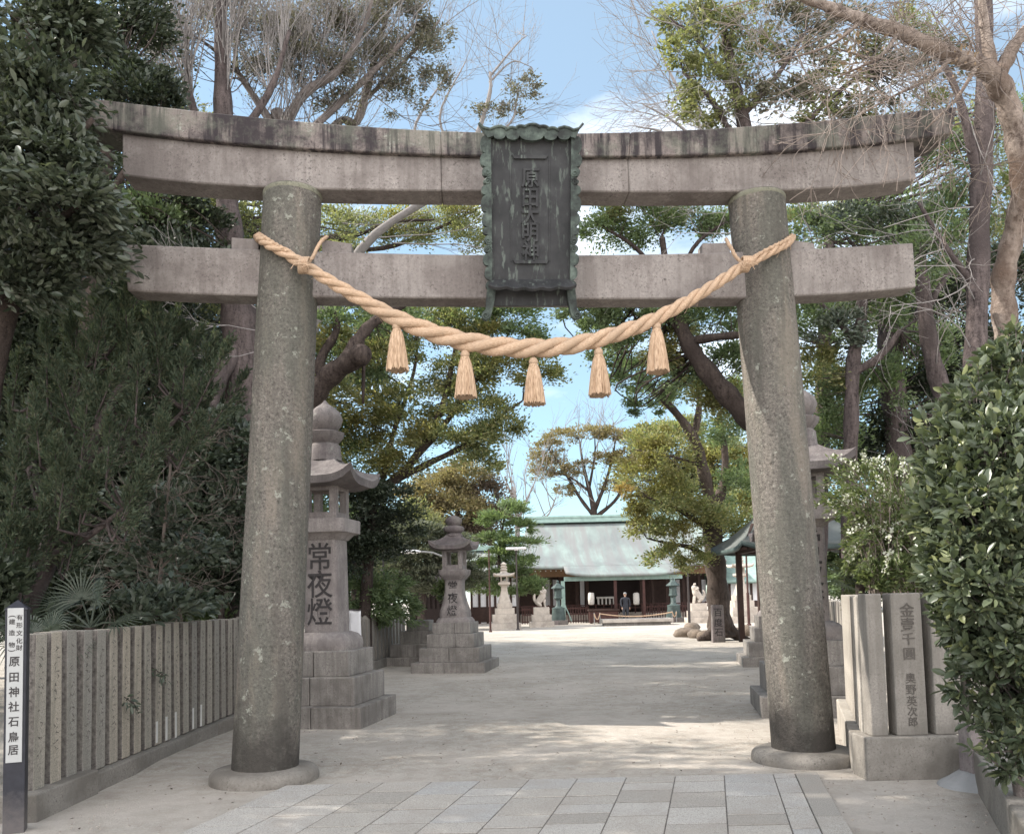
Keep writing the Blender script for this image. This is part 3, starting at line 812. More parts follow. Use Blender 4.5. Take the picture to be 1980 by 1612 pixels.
# gravelly footing strip below the kerb
row_fence("stone_fence", "short row of pale pointed fence posts between the two left lanterns", (-3.45, 16.6), (-2.95, 22.5), 17, .17, .16, 1.22, .2, .3, .2, M['post'], M['plinth'], R(-5), [(-.2, 3.0, .3, .2), (3.0, 6.2, .3, .2)], pointed=True)
row_fence("stone_fence", "few granite fence posts half hidden behind the right lantern's shaft", (4.98, 12.9), (5.9, 16.6), 13, .155, .17, 1.36, .16, .3, .17, M['pale_post'], M['plinth'], R(-14), [(-.2, 1.9, .3, .16), (1.9, 3.9, .3, .16)])
# right fence: return panel facing the street and a run going back
RF0 = G(1668, 1500); RF0.y = 7.0; RF0.x = (1668-990)/1650*7.0
c0x, c0y = RF0.x, 7.02
rf = empty("stone_fence", (c0x, c0y, 0), 0, "granite post fence corner with carved donor names beside the hedge at right", "stone fence")
def xat(px, Y): return P(px, 1300, Y).x
posts = [(xat(1676,7.1), xat(1708,7.1)), (xat(1724,7.1), xat(1784,7.1)), (xat(1799,7.1), xat(1852,7.1)), (xat(1868,7.1), xat(1922,7.1))]
zpl = P(1750, 1424, 7.0).z; ztp = P(1700, 1147, 7.1).z
for i, (x0, x1) in enumerate(posts):
    mb = MB(); mb.box((0,0,(ztp-zpl)/2), (x1-x0, .17, ztp-zpl), top=.97)
    o = mb.build("post", M['post'], rf, bevel=.01); o.location = ((x0+x1)/2 - c0x, 7.12+.02 - c0y, zpl)
    if i == 1:
        mb = MB(); fy = -.0865; mb.box((0, 0, .55), (.01, .01, .9))
        zz = lambda py: P(1757, py, 7.07).z - zpl
        for ch, py, sz in (("金",1178,.125),("壹",1206,.12),("千",1234,.11),("圓",1263,.11),("奥",1310,.09),("野",1332,.09),("英",1354,.09),("次",1374,.085),("郎",1394,.085)):
            mb.mesh(None, ch, Vector((0.005, fy + .0008*py/1300 - .0005, zz(py))), X_, Z_, N_, sz, .003, bold=0.006)
        mb.build("carving", M['ink_soft'], o)
mb = MB(); xA, xB = xat(1668, 7.0), xat(1852, 7.0)
mb.box(((xA+xB)/2-c0x, 7.15-c0y, zpl/2-.02), (xB-xA, .30, zpl+.04))
mb.build("kerb_stone", M['plinth'], rf, bevel=.012)
d = Vector((.328, 1)).normalized(); ang = math.atan2(d.y, d.x)
for i in range(11):
    mb = MB(); hh = ztp - zpl + random.uniform(-.01, .01); mb.box((0,0,hh/2), (.15, .15, hh), top=.97)
    o = mb.build("post", M['pale_post'], rf, bevel=.008)
    s_ = .30 + .22*i; o.location = (xA + .085 + d.x*s_ - c0x, 7.05 + d.y*s_ - c0y, zpl-.02); o.rotation_euler = (0, 0, ang - PI/2 + random.uniform(-.02, .02))
for s0, s1 in ((.32, 1.6), (1.6, 2.8)):
    mb = MB(); sm = (s0+s1)/2
    mb.box((xA + .08 + d.x*sm - c0x, 7.05 + d.y*sm - c0y, (zpl-.03)/2-.02), (s1-s0-.01, .32, zpl-.03+.04), rz=ang)
    mb.build("kerb_stone", M['concrete'], rf, bevel=.012)
# broken post stump in a cement collar
sp_ = G(1876, 1508); sp_.y = 6.75; sp_.x = xat(1877, 6.75)
st = empty("stone_stump", (sp_.x, sp_.y, 0), R(8), "rough square stone stump set in a cement mound under the hedge", "stone stump")
mb = MB(); mb.box((0,0,.24), (.19, .17, .50), top=.93); mb.build("shaft", M['oldstone'], st, bevel=.02)
mb = MB(); mb.lathe([(.30,-.02),(.27,.02),(.20,.06),(.13,.11),(.10,.115)], (0,0,0), 24, jit=.1); mb.build("cement_collar", plain("cement", (.25,.25,.25), .9, var=.12, bump=.3), st, smooth=60)
kb = empty("kerb_wall", (3.27, 6.05, 0), 0, "low granite kerb at the foot of the clipped hedge", "kerb")
kd = Vector((.41, 1)).normalized()
mb = MB(); mb.box((.14,0,.13), (2.1, .28, .32), rz=math.atan2(kd.y, kd.x)); mb.build("kerb_block", M['plinth'], kb, bevel=.015)
mb = MB(); mb.box((.14+kd.x*2.0, kd.y*2.0 - .0, .12), (1.85, .275, .30), rz=math.atan2(kd.y, kd.x))
o = mb.build("kerb_block", M['plinth'], kb, bevel=.015); o.location = (-kd.x*4.0, -kd.y*4.0, 0)

# ------------------------------------------------------------------ stone lanterns
def lantern(px, Y, rz, label, group, mat, dmat, steps, pads, shaft, plat, fire, roof, fin, text=None, tsize=.3, jitter=0, X=None, smooth_shaft=False, joints=True, name="stone_lantern"):
    """steps: (half width, z0, z1); shaft: profile (r, z); plat: profile; fire: (half, z0, z1); roof: (half, zeave, ztop, lift); fin: profile"""
    x = P(px, 1150, Y).x if X is None else X
    r0 = empty(name, (x, Y, 0), rz, label, "stone lantern", group)
    for hw, z0, z1 in steps:
        mb = MB()
        if joints and hw > .4:
            cut = random.uniform(-.25, .25)*hw; gj = .004
            mb.box(((-hw+cut)/2-gj/2, 0, (z0+z1)/2), (hw+cut-gj, 2*hw, z1-z0)); mb.box(((hw+cut)/2+gj/2, 0, (z0+z1)/2), (hw-cut-gj, 2*hw, z1-z0))
        else: mb.box((0,0,(z0+z1)/2), (2*hw, 2*hw, z1-z0))
        mb.build("base_step", M['step'] if mat is not M['white_stone'] else mat, r0, bevel=.012)
    if pads:
        mb = MB(); mb.lathe(pads, (0,0,0), 48, sq=7); mb.build("cushion", mat, r0, smooth=45)
    mb = MB(); mb.lathe(shaft, (0,0,0), 48, sq=9 if not smooth_shaft else 6); sh = mb.build("shaft", mat, r0, smooth=45)
    if text:
        mb = MB()
        for ch, z, sz in text:
            rr = np.interp(z, [q[1] for q in shaft], [q[0] for q in shaft])
            r1 = np.interp(z+.15, [q[1] for q in shaft], [q[0] for q in shaft])
            tl = Vector((0, (rr-r1)/.15, 1)).normalized(); nn = Vector((0, -1, (r1-rr)/.15*-1)).normalized()
            mb.mesh(None, ch, Vector((0, -rr-.002, z)), X_, tl, Vector((0,-1,0)), sz, .006, bold=.006, sx=.95)
        mb.build("inscription", M['ink'], sh)
    mb = MB(); mb.lathe(plat, (0,0,0), 48, sq=9); mb.build("platform", mat, r0, smooth=40)
    hw, z0, z1 = fire; H = z1-z0; cw = hw*.42
    mb = MB()
    for sx_ in (-1, 1):
        for sy_ in (-1, 1):
            mb.box((sx_*(hw-cw/2), sy_*(hw-cw/2), (z0+z1)/2), (cw, cw, H))
    gz = .002
    for zz, hh in ((z0+.11*H, .22*H), (z1-.08*H, .16*H)):
        for k in range(4):
            a = k*PI/2; cx_, cy_ = math.cos(a)*(hw-cw/2), math.sin(a)*(hw-cw/2)
            ln = 2*(hw-cw)
            mb.box((cx_, cy_, zz), ((cw-gz*2) if k % 2 == 0 else ln, ln if k % 2 == 0 else (cw-gz*2), hh-gz))
    mb.build("fire_box", mat, r0, bevel=.006)
    hwr, ze, zt, lift = roof; n = 64
    th = np.arange(n)*2*PI/n; mxn = np.maximum(np.abs(np.cos(th)), np.abs(np.sin(th))); cor = (1/mxn-1)/(math.sqrt(2)-1)
    rg = []; thick = (zt-ze)*.24
    def rring(r_, z_, l_):
        k = 1/mxn*(1 + .02*cor)
        return np.stack([r_*k*np.cos(th), r_*k*np.sin(th), z_ + l_*cor**2.2], 1)
    rg.append(rring(hw*.9, ze+.0, 0)); rg.append(rring(hwr*.72, ze-.02, lift*.2)); rg.append(rring(hwr*.985, ze, lift*.95))
    for s_ in np.linspace(0, 1, 9):
        r_ = hwr*(1-s_) + hw*.62*s_
        z_ = ze + thick + (zt-ze-thick)*(s_**1.55*.55 + s_*.45)
        rg.append(rring(r_, z_, lift*(1-s_)**2))
    mb = MB(); mb.rings(rg); mb.build("roof", dmat, r0, smooth=38)
    mb = MB(); mb.lathe(fin, (0,0,0), 28); mb.build("finial", dmat, r0, smooth=60)
    return r0
AX = R(-10)
def big(px, Y, label, group, X=None, rz=AX):
    return lantern(px, Y, rz, label, group, M['stone'], M['roofstone'],
        [(.71, -.05, .25), (.585, .25, .60), (.47, .60, .92)], [(.39,.92),(.40,.98),(.39,1.06),(.34,1.12),(.27,1.15)],
        [(.238,1.14),(.234,1.5),(.226,2.0),(.22,2.38)], [(.24,2.36),(.30,2.43),(.37,2.45),(.375,2.60),(.37,2.625),(.26,2.63)],
        (.235, 2.62, 3.08), (.56, 3.06, 3.46, .15),
        [(.22,3.42),(.21,3.50),(.20,3.62),(.17,3.655),(.19,3.68),(.24,3.74),(.255,3.80),(.20,3.815),(.16,3.83),(.21,3.90),(.235,3.99),(.20,4.08),(.12,4.15),(.05,4.20),(.01,4.25)],
        text=[("常",2.14,.38),("夜",1.78,.38),("燈",1.42,.38)], X=X)
big(632, 11.35, "tall granite lantern carved with three characters, half behind the left torii pillar", "large lanterns along the path")
big(1561, 11.15, "tall granite lantern mostly hidden behind the right torii pillar and white blossom", "large lanterns along the path")
def flared(px, Y, label, X=None):
    return lantern(px, Y, AX, label, "large lanterns along the path", M['stone'], M['oldstone'],
        [(.80,-.05,.20),(.66,.20,.50),(.52,.50,.79),(.42,.79,1.03)], [(.38,1.03),(.375,1.07),(.33,1.13),(.29,1.14)],
        [(.31,1.13),(.315,1.20),(.30,1.30),(.25,1.45),(.215,1.62),(.195,1.80),(.20,1.92),(.215,1.97)], [(.22,1.96),(.27,2.03),(.31,2.08),(.315,2.18),(.25,2.19)],
        (.225, 2.18, 2.64), (.46, 2.62, 2.95, .13), [(.20,2.92),(.19,2.96),(.15,2.99),(.22,3.03),(.24,3.09),(.20,3.14),(.13,3.16),(.17,3.20),(.19,3.28),(.14,3.34),(.06,3.38),(.01,3.40)],
        text=[("常",1.82,.24),("夜",1.56,.25),("燈",1.29,.25)], X=X, smooth_shaft=True)
flared(880, 18.9, "flared stone lantern on a stepped base, standing open at the path's left edge")
flared(1500, 18.2, "stone lantern on stepped base, showing only its left edge beside the right pillar")
# stepped pedestal half hidden behind the flared lantern
pd = empty("stepped_pedestal", (P(812, 1200, 20.6).x, 20.6, 0), AX, "dark stepped stone pedestal behind the flared lantern's base", "pedestal")
for hw, z0, z1 in ((.74,-.05,.2),(.6,.2,.5),(.42,.5,.8),(.28,.8,1.05)):
    mb = MB(); mb.box((0,0,(z0+z1)/2), (2*hw, 1.6*hw, z1-z0)); mb.build("base_step", M['step'], pd, bevel=.012)
def small(px, Y, label, s=1.0):
    return lantern(px, Y, R(3), label, "small pale lanterns before the shrine", M['white_stone'], M['white_stone'],
        [(.74*s,-.05,.30*s),(.60*s,.30*s,.72*s),(.46*s,.72*s,1.02*s),(.36*s,1.02*s,1.27*s)], [],
        [(.30*s,1.26*s),(.295*s,1.34*s),(.24*s,1.55*s),(.16*s,1.85*s),(.15*s,2.05*s),(.2*s,2.12*s)], [(.2*s,2.11*s),(.29*s,2.17*s),(.29*s,2.27*s),(.22*s,2.28*s)],
        (.17*s,2.27*s,2.58*s), (.5*s,2.56*s,2.76*s,.12*s), [(.2*s,2.74*s),(.14*s,2.82*s),(.20*s,2.88*s),(.13*s,2.94*s),(.18*s,3.02*s),(.10*s,3.08*s),(.16*s,3.14*s),(.10*s,3.2*s),(.02*s,3.25*s)], joints=False, smooth_shaft=True)
small(975, 41.5, "small pale stone lantern in the sun below the trimmed pine")
small(1433, 43, "small pale stone lantern in the sun between the big tree and right pillar", 1.08)
# ------------------------------------------------------------------ shrine hall
t = NT("patina_copper_roof")
c = t.ramp(t.noise(0.7, 5, 0.6, t.mapping((1.2, 0.4, 0.4))), [(0.38, (0.155, 0.168, 0.165)), (0.5, (0.19, 0.222, 0.21)), (0.64, (0.24, 0.295, 0.27))])
c = t.mix(t.ramp(t.noise(1.0, 5, 0.65, t.mapping((3.0, .15, .3))), [(0.42, 0.0), (0.60, 0.8)]), c, (0.185, 0.178, 0.175))
t.col(c, 0.55, 0.4); t.bump(t.noise(1.0, 2, 0.5, t.mapping((.3, 3.2, 3.2))), 0.08, 0.02)
M['roof'] = t.m
M['teal'] = plain("green_copper", (0.24, 0.33, 0.295), 0.6, var=.2, scale=3)
M['dkteal'] = plain("dark_green_bronze", (0.06, 0.082, 0.078), 0.6, var=.3, scale=4)
M['wood'] = plain("dark_brown_timber", (0.045, 0.025, 0.02), 0.7, var=.3, scale=5)
M['redwood'] = plain("reddish_timber", (0.06, 0.027, 0.023), 0.7, var=.3, scale=5)
M['brown'] = plain("pale_brown_board", (0.22, 0.13, 0.075), 0.7, var=.2, scale=3)
M['plaster'] = plain("white_plaster", (0.66, 0.65, 0.66), 0.8, var=.06)
M['paper'] = plain("paper_lantern", (0.60, 0.56, 0.52), 0.8, var=.08)
M['shade_black'] = plain("near_black_shade", (0.02, 0.013, 0.012), 0.8)
M['metal'] = plain("dark_pole_paint", (0.05, 0.04, 0.038), 0.5, var=.1)
M['grey_metal'] = plain("grey_pole", (0.25, 0.25, 0.25), 0.5, var=.1)

YW, YE, YK, YRG = 52.0, 49.2, 46.6, 56.0
SH = empty("shrine_hall", (P(1195,1150,YW).x, YW, 0), 0, "shrine hall with pale green copper roof at the end of the path", "shrine hall")
so = tuple(SH.location)
zr = P(1190, 1008, YRG).z; ze = P(1080, 1096, YE).z; zk = P(1190, 1110, YK).z
xk0, xk1 = P(1094, 1105, YK+.8).x, P(1312, 1105, YK+.8).x
def roof_sheet(nx=60, ny=14):
    x0t, x1t = P(1020, 1005, YRG).x, P(1362, 1005, YRG).x
    x0e, x1e = P(985, 1096, YE).x, P(1405, 1096, YE).x
    top, bot = [], []
    V = []; F = []
    for j in range(ny+1):
        s_ = j/ny
        for i in range(nx+1):
            u = i/nx; x = (x0t*(1-u)+x1t*u)*(1-s_) + (x0e*(1-u)+x1e*u)*s_
            y = YRG + (YE-YRG)*s_
            z = zr + (ze-zr)*(1.5*s_ - .5*s_*s_) + .22*abs(2*u-1)**6*s_
            V.append((x, y, z))
    for j in range(ny):
        for i in range(nx):
            F.append((j*(nx+1)+i, (j+1)*(nx+1)+i, (j+1)*(nx+1)+i+1, j*(nx+1)+i+1))
    return V, F, (x0t, x1t, x0e, x1e)
V, F, rx = roof_sheet()
mb = MB(); mb.add(V, F)
Vb = [(x, 2*YRG - y + 0.0, z) for x, y, z in V]; mb.add(Vb, [tuple(reversed(f)) for f in F])
# porch roof carries the slope further down
Vk = []; Fk = []
for j in range(9):
    s_ = j/8
    for i in range(25):
        u = i/24; x = xk0*(1-u)+xk1*u
        z = (ze+.012) + (zk-ze)*(1.25*s_ - .25*s_*s_) + .20*abs(2*u-1)**5*s_
        Vk.append((x, YE+.05 + (YK-YE)*s_, z+.03*(1-s_)))
for j in range(8):
    for i in range(24):
        Fk.append((j*25+i, (j+1)*25+i, (j+1)*25+i+1, j*25+i+1))
mb.add(Vk, Fk)
ro = mb.build("roof", M['roof'], SH, smooth=60, local=so)
sol = ro.modifiers.new("thickness", 'SOLIDIFY'); sol.thickness = 0.14; sol.offset = -1
mb = MB()
for i, (w, h, z) in enumerate(((.75,.16,.06),(.55,.16,.2),(.62,.10,.33),(.42,.07,.41))):
    mb.box(((rx[0]+rx[1])/2, YRG, zr+z), (rx[1]-rx[0]+.3, w, h-.004))
mb.build("ridge", M['teal'], ro, bevel=.02, local=so)
xl, xr = rx[2]+.6, rx[3]-.6
mb = MB(); mb.box(((xl+xr)/2, YW+3.2, .22), (xr-xl+.6, 7.0, .5)); mb.build("stone_footing", M['white_stone'], SH, bevel=.02, local=so)
mb = MB(); mb.box(((xl+xr)/2, YW+3.4, 1.85), (xr-xl, 6.0, 2.8)); mb.build("wall", M['wood'], SH, local=so)
mb = MB(); mb.box(((xl+xr)/2, YW-1.4, P(1080,1107,YW-1.4).z), (xr-xl+.8, .18, .48)); mb.build("eave_board", M['brown'], SH, bevel=.01, local=so)
mb = MB()
for i in range(40):
    mb.box((xl-.3 + (xr-xl+.6)*i/39, YW-1.515, P(1080,1103,YW-1.5).z), (.07, .045, .07))
mb.build("rafter_ends", M['plaster'], SH, local=so)
pz = P(1100, 1112, YW).z
for px in (1047, 1066, 1084, 1116, 1136, 1240, 1262, 1290, 1322, 1352, 1372):
    x = P(px, 1150, YW-.2).x; mb = MB(); mb.box((x, YW-.2, pz/2+.1), (.17, .17, pz)); mb.build("post", M['wood'], SH, local=so)
for px in (1060, 1074, 1127, 1313, 1364):
    x = P(px, 1150, YW-.05).x; mb = MB(); mb.box((x, YW+.34, P(px,1146,YW).z), (.25, .12, P(px,1120,YW).z-P(px,1172,YW).z)); mb.build("plaster_panel", M['plaster'], SH, local=so)
# open bay: the room's shade put into a near-black slab on the wall
xa, xb = P(1140, 1150, YW).x, P(1238, 1150, YW).x
mb = MB(); mb.box(((xa+xb)/2, YW+.33, 1.6), (xb-xa, .12, 2.1)); mb.build("bay_shade_panel", M['shade_black'], SH, local=so)
mb = MB(); x0_, x1_ = P(1154,1150,YW-.3).x, P(1190,1150,YW-.3).x; zt_ = P(1170,1155,YW-.3).z
mb.box(((x0_+x1_)/2, YW-.1, zt_), (x1_-x0_, .35, .12))
for k in range(5): mb.box((x0_+.1+(x1_-x0_-.2)*k/4, YW-.1, zt_-.26), (.10, .2, .4))
mb.build("offering_table", M['paper'], SH, local=so)
mb = MB(); mb.box(((xl+xr)/2, YW-1.0, .95), (xr-xl+.4, .07, .06)); mb.box(((xl+xr)/2, YW-1.0, .75), (xr-xl+.4, .05, .05))
for i in range(26): mb.box((xl-.2+(xr-xl+.4)*i/25, YW-1.0, .72), (.07, .06, .6))
mb.build("railing", M['redwood'], SH, local=so)
# porch: green beam, posts, brackets
zb = P(1190, 1117, YK+.5).z
mb = MB(); mb.box(((xk0+xk1)/2, YK+.5, zb), (xk1-xk0+.25, .2, .24)); mb.build("porch_beam", M['teal'], SH, bevel=.01, local=so)
for px, mt, w in ((1089, 'teal', .2), (1190, 'redwood', .16), (1245, 'redwood', .14), (1301, 'teal', .24)):
    x = P(px, 1150, YK+.5).x; mb = MB(); mb.box((x, YK+.5, (zb-.1)/2), (w, w, zb-.1))
    if mt == 'teal':
        for sg_ in (-1, 1): mb.tube([(x, YK+.5, 1.3), (x+sg_*.12, YK+.5, .9), (x+sg_*.32, YK+.5, .45), (x+sg_*.42, YK+.5, .15)], .035, 6)
    mb.build("porch_post", M[mt], SH, local=so)
for px in (1143, 1230):
    x = P(px, 1150, YK+1.2).x; zc_ = P(px, 1157, YK+1.2).z; mb = MB()
    mb.lathe([(.10,-.34),(.165,-.29),(.18,0),(.165,.29),(.10,.34)], (x, YK+1.2, zc_), 16); mb.build("paper_lantern", M['paper'], SH, smooth=50, local=so)
# low lattice fence before the hall
lf = empty("lattice_fence", (P(1100,1190,48.3).x, 48.3, 0), 0, "low dark timber lattice fence in front of the shrine hall", "timber fence")
for x0p, x1p in ((1010, 1138), (1242, 1400)):
    xa_, xb_ = P(x0p,1190,48.3).x, P(x1p,1190,48.3).x; mb = MB()
    for zz in (.12, .5, .84): mb.box(((xa_+xb_)/2-lf.location.x, 0, zz), (xb_-xa_, .05, .06))
    n_ = int((xb_-xa_)/.14)
    for i in range(n_+1): mb.box((xa_+(xb_-xa_)*i/n_-lf.location.x, 0, .45), (.045, .075, .9 if i % 8 else 1.0))
    mb.build("lattice_panel", M['redwood'], lf)
# offering box, stone slab, rope barrier, bronze lanterns
ob = empty("offering_box", (P(1167,1190,46.9).x, 46.9, 0), 0, "wide dark timber offering box under the shrine porch", "offering box")
w = P(1194,1190,46.9).x - P(1139,1190,46.9).x
mb = MB(); mb.box((0,0,.36), (w, .8, .6)); mb.build("body", M['redwood'], ob, bevel=.01)
mb = MB(); mb.box((0,0,.72), (w+.14, .95, .09)); mb.build("slatted_top", M['wood'], ob, bevel=.01)
mb = MB()
for i in range(4): mb.box((-w/2+.1+(w-.2)*i/3, 0, .03), (.1, .7, .06))
mb.build("foot", M['wood'], ob)
sl = empty("stone_slab", (P(1230,1203,43).x, 43, 0), 0, "long low pale stone slab on the sunny ground before the porch", "stone slab")
w = P(1298,1203,43).x - P(1163,1203,43).x
mb = MB(); mb.box((0,0,.06), (w*.94, 1.1, .2)); mb.build("plinth", M['step'], sl, bevel=.02)
mb = MB(); mb.box((0,0,.24), (w, 1.4, .17)); mb.build("top_stone", M['white_stone'], sl, bevel=.02)
rb = empty("rope_barrier", (P(1228,1195,45.2).x, 45.2, 0), 0, "pale rope slung low between short stakes before the shrine porch", "rope barrier")
mb = MB(); xs_ = [P(q, 1190, 45.2).x - rb.location.x for q in (1149, 1160, 1300, 1308)]
for i, x in enumerate(xs_):
    mb = MB(); mb.tube([(x,0,0),(x,0,.62)], .022, 6); mb.build("stake", M['grey_metal'], rb)
mb = MB(); pts = []
for a, b_, sag in ((xs_[0], xs_[1], .3), (xs_[1], xs_[2], .18), (xs_[2], xs_[3], .25)):
    for i in range(12): u = i/11; pts.append((a+(b_-a)*u, -.02, .56 - sag*4*u*(1-u)))
mb.tube(pts, .03, 6); mb.build("rope", M['straw'], rb)
for px, lab in ((1080, "dark green bronze lantern on a pedestal left of the shrine porch"), (1303, "green bronze lantern on a pedestal right of the shrine porch")):
    bl = empty("bronze_lantern", (P(px,1190,45.9).x, 45.9, 0), 0, lab, "bronze lantern", "bronze lanterns flanking the shrine porch")
    mb = MB(); mb.box((0,0,.12), (.95, .95, .26)); mb.build("base_step", M['oldstone'], bl, bevel=.02)
    mb = MB(); mb.lathe([(.36,.25),(.38,.34),(.33,.8),(.35,.9),(.2,.95),(.12,1.05),(.1,1.35)], (0,0,0), 24); mb.build("shaft", M['dkteal'], bl, smooth=50)
    mb = MB(); mb.lathe([(.13,1.34),(.24,1.42),(.24,1.48),(.2,1.5),(.2,1.9),(.18,1.92)], (0,0,0), 6); mb.build("fire_box", M['dkteal'], bl)
    mb = MB(); mb.lathe([(.2,1.9),(.37,1.95),(.36,1.99),(.2,2.12),(.08,2.22),(.06,2.26),(.09,2.31),(.01,2.4)], (0,0,0), 6); mb.build("roof", M['dkteal'], bl)

# ------------------------------------------------------------------ skinned figures
def skin(nodes, edges, root=0, sub=2):
    me = bpy.data.meshes.new("skin"); me.from_pydata([n[:3] for n in nodes], edges, []); me.update()
    o = bpy.data.objects.new("skin", me); COL.objects.link(o)
    md = o.modifiers.new("s", 'SKIN'); md.use_smooth_shade = True
    for i, v in enumerate(me.skin_vertices[0].data):
        r_ = nodes[i][3]; v.radius = (r_, nodes[i][4] if len(nodes[i]) > 4 else r_); v.use_root = (i == root)
    sb = o.modifiers.new("u", 'SUBSURF'); sb.levels = sub; sb.render_levels = sub
    dg = bpy.context.evaluated_depsgraph_get(); dg.update()
    out = bpy.data.meshes.new_from_object(o.evaluated_get(dg))
    V = [tuple(v.co) for v in out.vertices]; F = [tuple(p.vertices) for p in out.polygons]
    bpy.data.objects.remove(o); bpy.data.meshes.remove(me); bpy.data.meshes.remove(out)
    return V, F
def guardian(px, Y, flip, label):
    g0 = empty("lion_dog_statue", (P(px,1190,Y).x, Y, 0), 0, label, "guardian statue", "stone lion dogs before the shrine")
    for hw, z0, z1 in ((.62,-.05,.28),(.5,.28,.62),(.4,.62,1.0)):
        mb = MB(); mb.box((0,0,(z0+z1)/2), (2*hw, 1.7*hw, z1-z0)); mb.build("base_step", M['white_stone'], g0, bevel=.015)
    f = flip
    N = [(-.20*f,0,1.20,.17,.15),(-.08*f,0,1.36,.17,.15),(.06*f,0,1.52,.18,.17),(.12*f,0,1.68,.17,.17),(.17*f,0,1.83,.19,.19),(.30*f,0,1.81,.11,.10),
         (.14*f,.12,1.38,.07,.07),(.17*f,.13,1.18,.06,.06),(.19*f,.13,1.03,.055,.05),(.25*f,.13,1.01,.05,.035),
         (.14*f,-.12,1.38,.07,.07),(.17*f,-.13,1.18,.06,.06),(.19*f,-.13,1.03,.055,.05),(.25*f,-.13,1.01,.05,.035),
         (-.08*f,.17,1.14,.11,.10),(.02*f,.19,1.04,.06,.05),(-.08*f,-.17,1.14,.11,.10),(.02*f,-.19,1.04,.06,.05),
         (-.32*f,0,1.32,.09,.08),(-.36*f,0,1.52,.10,.08),(-.30*f,0,1.68,.05,.04)]
    E = [(0,1),(1,2),(2,3),(3,4),(4,5),(2,6),(6,7),(7,8),(8,9),(2,10),(10,11),(11,12),(12,13),(0,14),(14,15),(0,16),(16,17),(0,18),(18,19),(19,20)]
    V, F = skin(N, E, 1)
    mb = MB(); mb.add(V, F)
    for sy_ in (-1, 1): mb.lathe([(.05,0),(.035,.06),(.01,.1)], (.12*f, sy_*.13, 1.95), 8)
    for i in range(16):
        a = i*2.4; mb.blob((.08*f-.1*f*abs(math.sin(a*.7)), .17*math.sin(a), 1.72+.10*math.cos(a)), (.055,.055,.055), 8, 6)
    mb.build("statue", M['white_stone'], g0, smooth=60)
guardian(1047, 43.5, 1, "pale stone lion dog on stepped pedestal left of the shrine porch, facing right")
guardian(1350, 44.0, -1, "pale stone lion dog on stepped pedestal beside the big tree, facing left")

pp = P(1210, 1195, 46.2); pp.z = 0
pe = empty("person", pp, R(8), "person in dark clothes and a pale cap standing by the offering box", "person")
N = [(0,0,.88,.15,.105),(0,0,1.05,.145,.10),(0,0,1.25,.17,.11),(0,.0,1.38,.10,.08),(0,-.005,1.43,.052,.052),
     (.10,0,.80,.095,.095),(.10,-.01,.46,.065,.065),(.10,.01,.10,.045,.05),(.105,-.11,.035,.042,.03),
     (-.10,0,.80,.095,.095),(-.10,-.01,.46,.065,.065),(-.10,.01,.10,.045,.05),(-.105,-.11,.035,.042,.03),
     (.20,0,1.33,.065,.065),(.25,.02,1.08,.05,.05),(.22,-.08,.88,.036,.036),(-.20,0,1.33,.065,.065),(-.25,.02,1.08,.05,.05),(-.22,-.08,.88,.036,.036)]
E = [(0,1),(1,2),(2,3),(3,4),(0,5),(5,6),(6,7),(7,8),(0,9),(9,10),(10,11),(11,12),(2,13),(13,14),(14,15),(2,16),(16,17),(17,18)]
V, F = skin(N, E, 0)
mb = MB(); mb.add(V, F); mb.build("clothing", plain("dark_jacket", (0.03,0.032,0.04), .85), pe, smooth=70)
mb = MB(); hd = (0,-.01,1.545)
mb.blob(hd, (.072,.088,.108), 16, 12); mb.lathe([(.05,0),(.045,.09)], (0,0,1.39), 12)
mb.blob((0,-.097,1.54), (.013,.018,.022), 8, 6)
for s_ in (-1, 1): mb.blob((s_*.073,0,1.545), (.012,.022,.03), 8, 6)
for s_ in (-1, 1):      # palms, four unequal fingers and a thumb
    mb.blob((s_*.215,-.10,.815), (.018,.035,.045), 10, 7)
    for k, ln in enumerate((.062,.072,.068,.052)):
        y = -.128+.019*k
        mb.tube([(s_*.215,y,.785),(s_*.213,y-.004,.785-ln*.55),(s_*.205,y+.006,.785-ln)], [.0085,.008,.0065], 6)
    mb.tube([(s_*.208,-.132,.825),(s_*.198,-.153,.80),(s_*.192,-.158,.775)], [.0095,.009,.007], 6)
mb.build("body", plain("skin", (0.42,0.27,0.2), .6), pe, smooth=60)
mb = MB(); mb.blob((0,0,1.595), (.083,.095,.07), 14, 8); mb.lathe([(.085,0),(.10,-.01),(.10,.004)], (0,-.03,1.59), 16); mb.build("cap", M['grey_metal'], pe, smooth=60)
mb = MB()
for s_ in (-1, 1): mb.blob((s_*.028,-.09,1.56), (.011,.008,.007), 8, 6)
mb.blob((0,-.094,1.497), (.022,.006,.006), 8, 6)
mb.build("face", M['ink'], pe, smooth=60)

